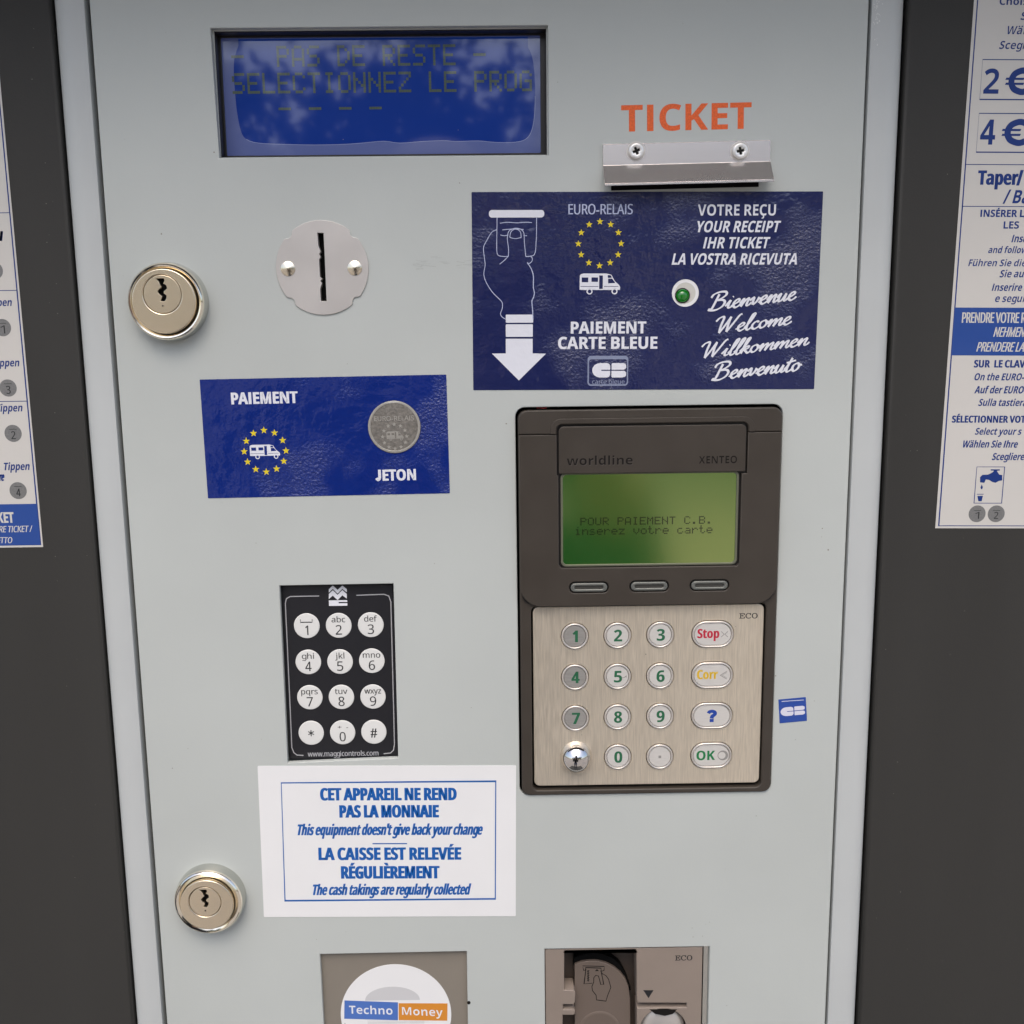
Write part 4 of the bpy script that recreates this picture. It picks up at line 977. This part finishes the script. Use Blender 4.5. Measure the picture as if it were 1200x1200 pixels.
tree(-5.2, -13, 5.0, 2.2, 4200, 'bushy tree standing behind the photographer to the left', 1)
tree(-1.2, -14.5, 5.6, 2.2, 4200, 'tall tree standing directly behind the photographer', 2)
tree(3.0, -12.5, 4.8, 1.8, 2600, 'thin crowned tree standing behind the photographer to the right', 3)
tree(7.0, -14, 6.0, 2.4, 4200, 'broad tree standing far right behind the photographer', 4)

# ================================================================== the photographer, mirrored in screen and stud
def person():
    t = bpy.data.objects.new('person', None); COL.objects.link(t); t.location = (CAM.x-.075, CAM.y-.42, GROUND)
    t['label'] = 'person in dark jacket and jeans holding up a phone before the kiosk'; t['category'] = 'person'; t.scale = (.92,.92,.92)
    def skin(name, verts, edges, radii, m, sub=2):
        me = bpy.data.meshes.new(name); me.from_pydata(verts, edges, [])
        o = bpy.data.objects.new(name, me); COL.objects.link(o); o.parent = t
        md = o.modifiers.new('s', 'SKIN'); md.use_smooth_shade = True
        for v, r in zip(me.skin_vertices[0].data, radii): v.radius = r if isinstance(r, tuple) else (r, r)
        me.skin_vertices[0].data[0].use_root = True
        s = o.modifiers.new('u', 'SUBSURF'); s.levels = sub; s.render_levels = sub
        dg = bpy.context.evaluated_depsgraph_get(); me2 = bpy.data.meshes.new_from_object(o.evaluated_get(dg))
        bpy.data.objects.remove(o); return link_mesh(name, me2, m, t)
    hx, hy, hz = .10, .37, 1.38              # where the hands meet the phone
    skin('jacket', [(0,0,.93),(0,0,1.12),(0,0,1.34),(0,0,1.47),(-.19,0,1.42),(-.24,.06,1.14),(-.07,hy-.06,hz-.06),(.19,0,1.42),(.25,.06,1.14),(.09,hy-.06,hz-.06)],
         [(0,1),(1,2),(2,3),(2,4),(4,5),(5,6),(2,7),(7,8),(8,9)], [(.16,.11),(.155,.11),(.17,.11),(.07,.07),.065,.055,.04,.065,.055,.04], cloth)
    skin('trousers', [(0,0,.93),(-.09,0,.86),(-.10,.02,.48),(-.11,0,.09),(.09,0,.86),(.10,.02,.48),(.11,0,.09)], [(0,1),(1,2),(2,3),(0,4),(4,5),(5,6)], [(.15,.10),.095,.065,.055,.095,.065,.055], jeans)
    skin('head', [(0,0,1.44),(0,.01,1.54),(0,.02,1.62),(0,.01,1.71)], [(0,1),(1,2),(2,3)], [.05,.055,.078,.07], skinm)
    skin('nose', [(0,.085,1.60),(0,.105,1.585)], [(0,1)], [.012,.014], skinm, 1)
    skin('hair', [(0,-.03,1.60),(0,-.02,1.70),(0,.02,1.745)], [(0,1),(1,2)], [.07,.085,.06], hairm)
    for s in (-1, 1):
        bx = hx+s*.085
        hv = [(bx-s*.0+s*.01,hy-.06,hz-.06),(bx,hy-.02,hz-.02),(bx,hy+.0,hz)]; he = [(0,1),(1,2)]; hr = [.03,.032,.026]
        for k in range(4):
            i = len(hv); dz = .03-.022*k
            hv += [(bx-s*.01,hy+.025,hz+dz),(bx-s*.03,hy+.035,hz+dz+.005)]; he += [(2,i),(i,i+1)]; hr += [.0095,.008]
        i = len(hv); hv += [(bx-s*.02,hy-.012,hz+.02),(bx-s*.045,hy-.012,hz+.03)]; he += [(1,i),(i,i+1)]; hr += [.011,.009]
        skin('hand', hv, he, hr, skinm, 1)
        skin('shoe', [(s*.11,-.05,.05),(s*.115,.08,.045),(s*.12,.17,.035)], [(0,1),(1,2)], [.05,.048,.035], black)
person()
ph = bpy.data.objects.new('phone', None); COL.objects.link(ph); ph['label'] = 'black phone held upright in both hands before the kiosk'; ph['category'] = 'phone'
ph.matrix_world = cam.matrix_world.copy()
me = plate_raw([rr(20,-30,76,162,9)], 4, 12, 1.5)
for q_ in me.vertices: q_.co *= MM
link_mesh('phone_body', me, bezel_k, ph)

# ================================================================== wear on the door: scuff, grit, chipped coating, scrap of red in the terminal gap
rw = random.Random(11)
ms = []
for k in range(26):
    a = K.p(482+rw.uniform(0, 62), 309+rw.gauss(0, 3.2)); l = rw.uniform(.6, 4.5); sl_ = rw.uniform(-.12, .12)
    ms.append(ribbon([a, (a[0]+l*.5, a[1]+l*sl_), (a[0]+l, a[1]+l*sl_*1.6)], rw.uniform(.05,.16), .012+.0012*k))
o = K.put('scuff_mark', ms, mat('scuffed_paint', (.37,.385,.365), .6)); o['kind'] = 'stuff'
ms = []
for k in range(70):
    a = K.p(rw.uniform(130, 990), rw.uniform(0, 1200)); r_ = abs(rw.gauss(0, .13))+.06
    ms.append(flat(circ(a[0], a[1], r_, 7, r_*rw.uniform(.6, 1.3)), .006))
o = K.put('grit', ms, mat('grit_dots', (.22,.20,.17), .8)); o['kind'] = 'stuff'
ms = []
for k in range(34):
    a = K.p(1025+rw.gauss(2.5, 2.2), abs(rw.gauss(0, 22))); r_ = rw.uniform(.08, .3)
    ms.append(flat([(a[0]+r_*rw.uniform(.4,1.3)*math.cos(t), a[1]+r_*rw.uniform(.6,1.8)*math.sin(t)) for t in (0,1,2.1,3.2,4.1,5.2)], .012+.0006*k))
o = K.put('chipped_coating', ms, mat('bare_chip', (.62,.63,.60), .5)); o['kind'] = 'stuff'
ms = []
for k in range(60):
    side = rw.choice((0, 1)); px_ = rw.uniform(2, 60) if side == 0 else rw.uniform(1068, 1195); py_ = rw.uniform(0, 1200)
    a = K.p(px_+(py_*.07 if side == 0 else -py_*.04), py_, ); r_ = rw.uniform(.05, .16)
    ms.append(flat(circ(a[0], a[1], r_, 6), -1.585))
o = K.put('dust_specks', ms, mat('pale_dust', (.20,.19,.16), .9)); o['kind'] = 'stuff'
T.put('red_wire', [ribbon([T.p(629,478.3), T.p(633,477.6), T.p(637,478.6), T.p(641,477.8)], .5, -1.2)], mat('red_insulation', (.35,.02,.02), .4))
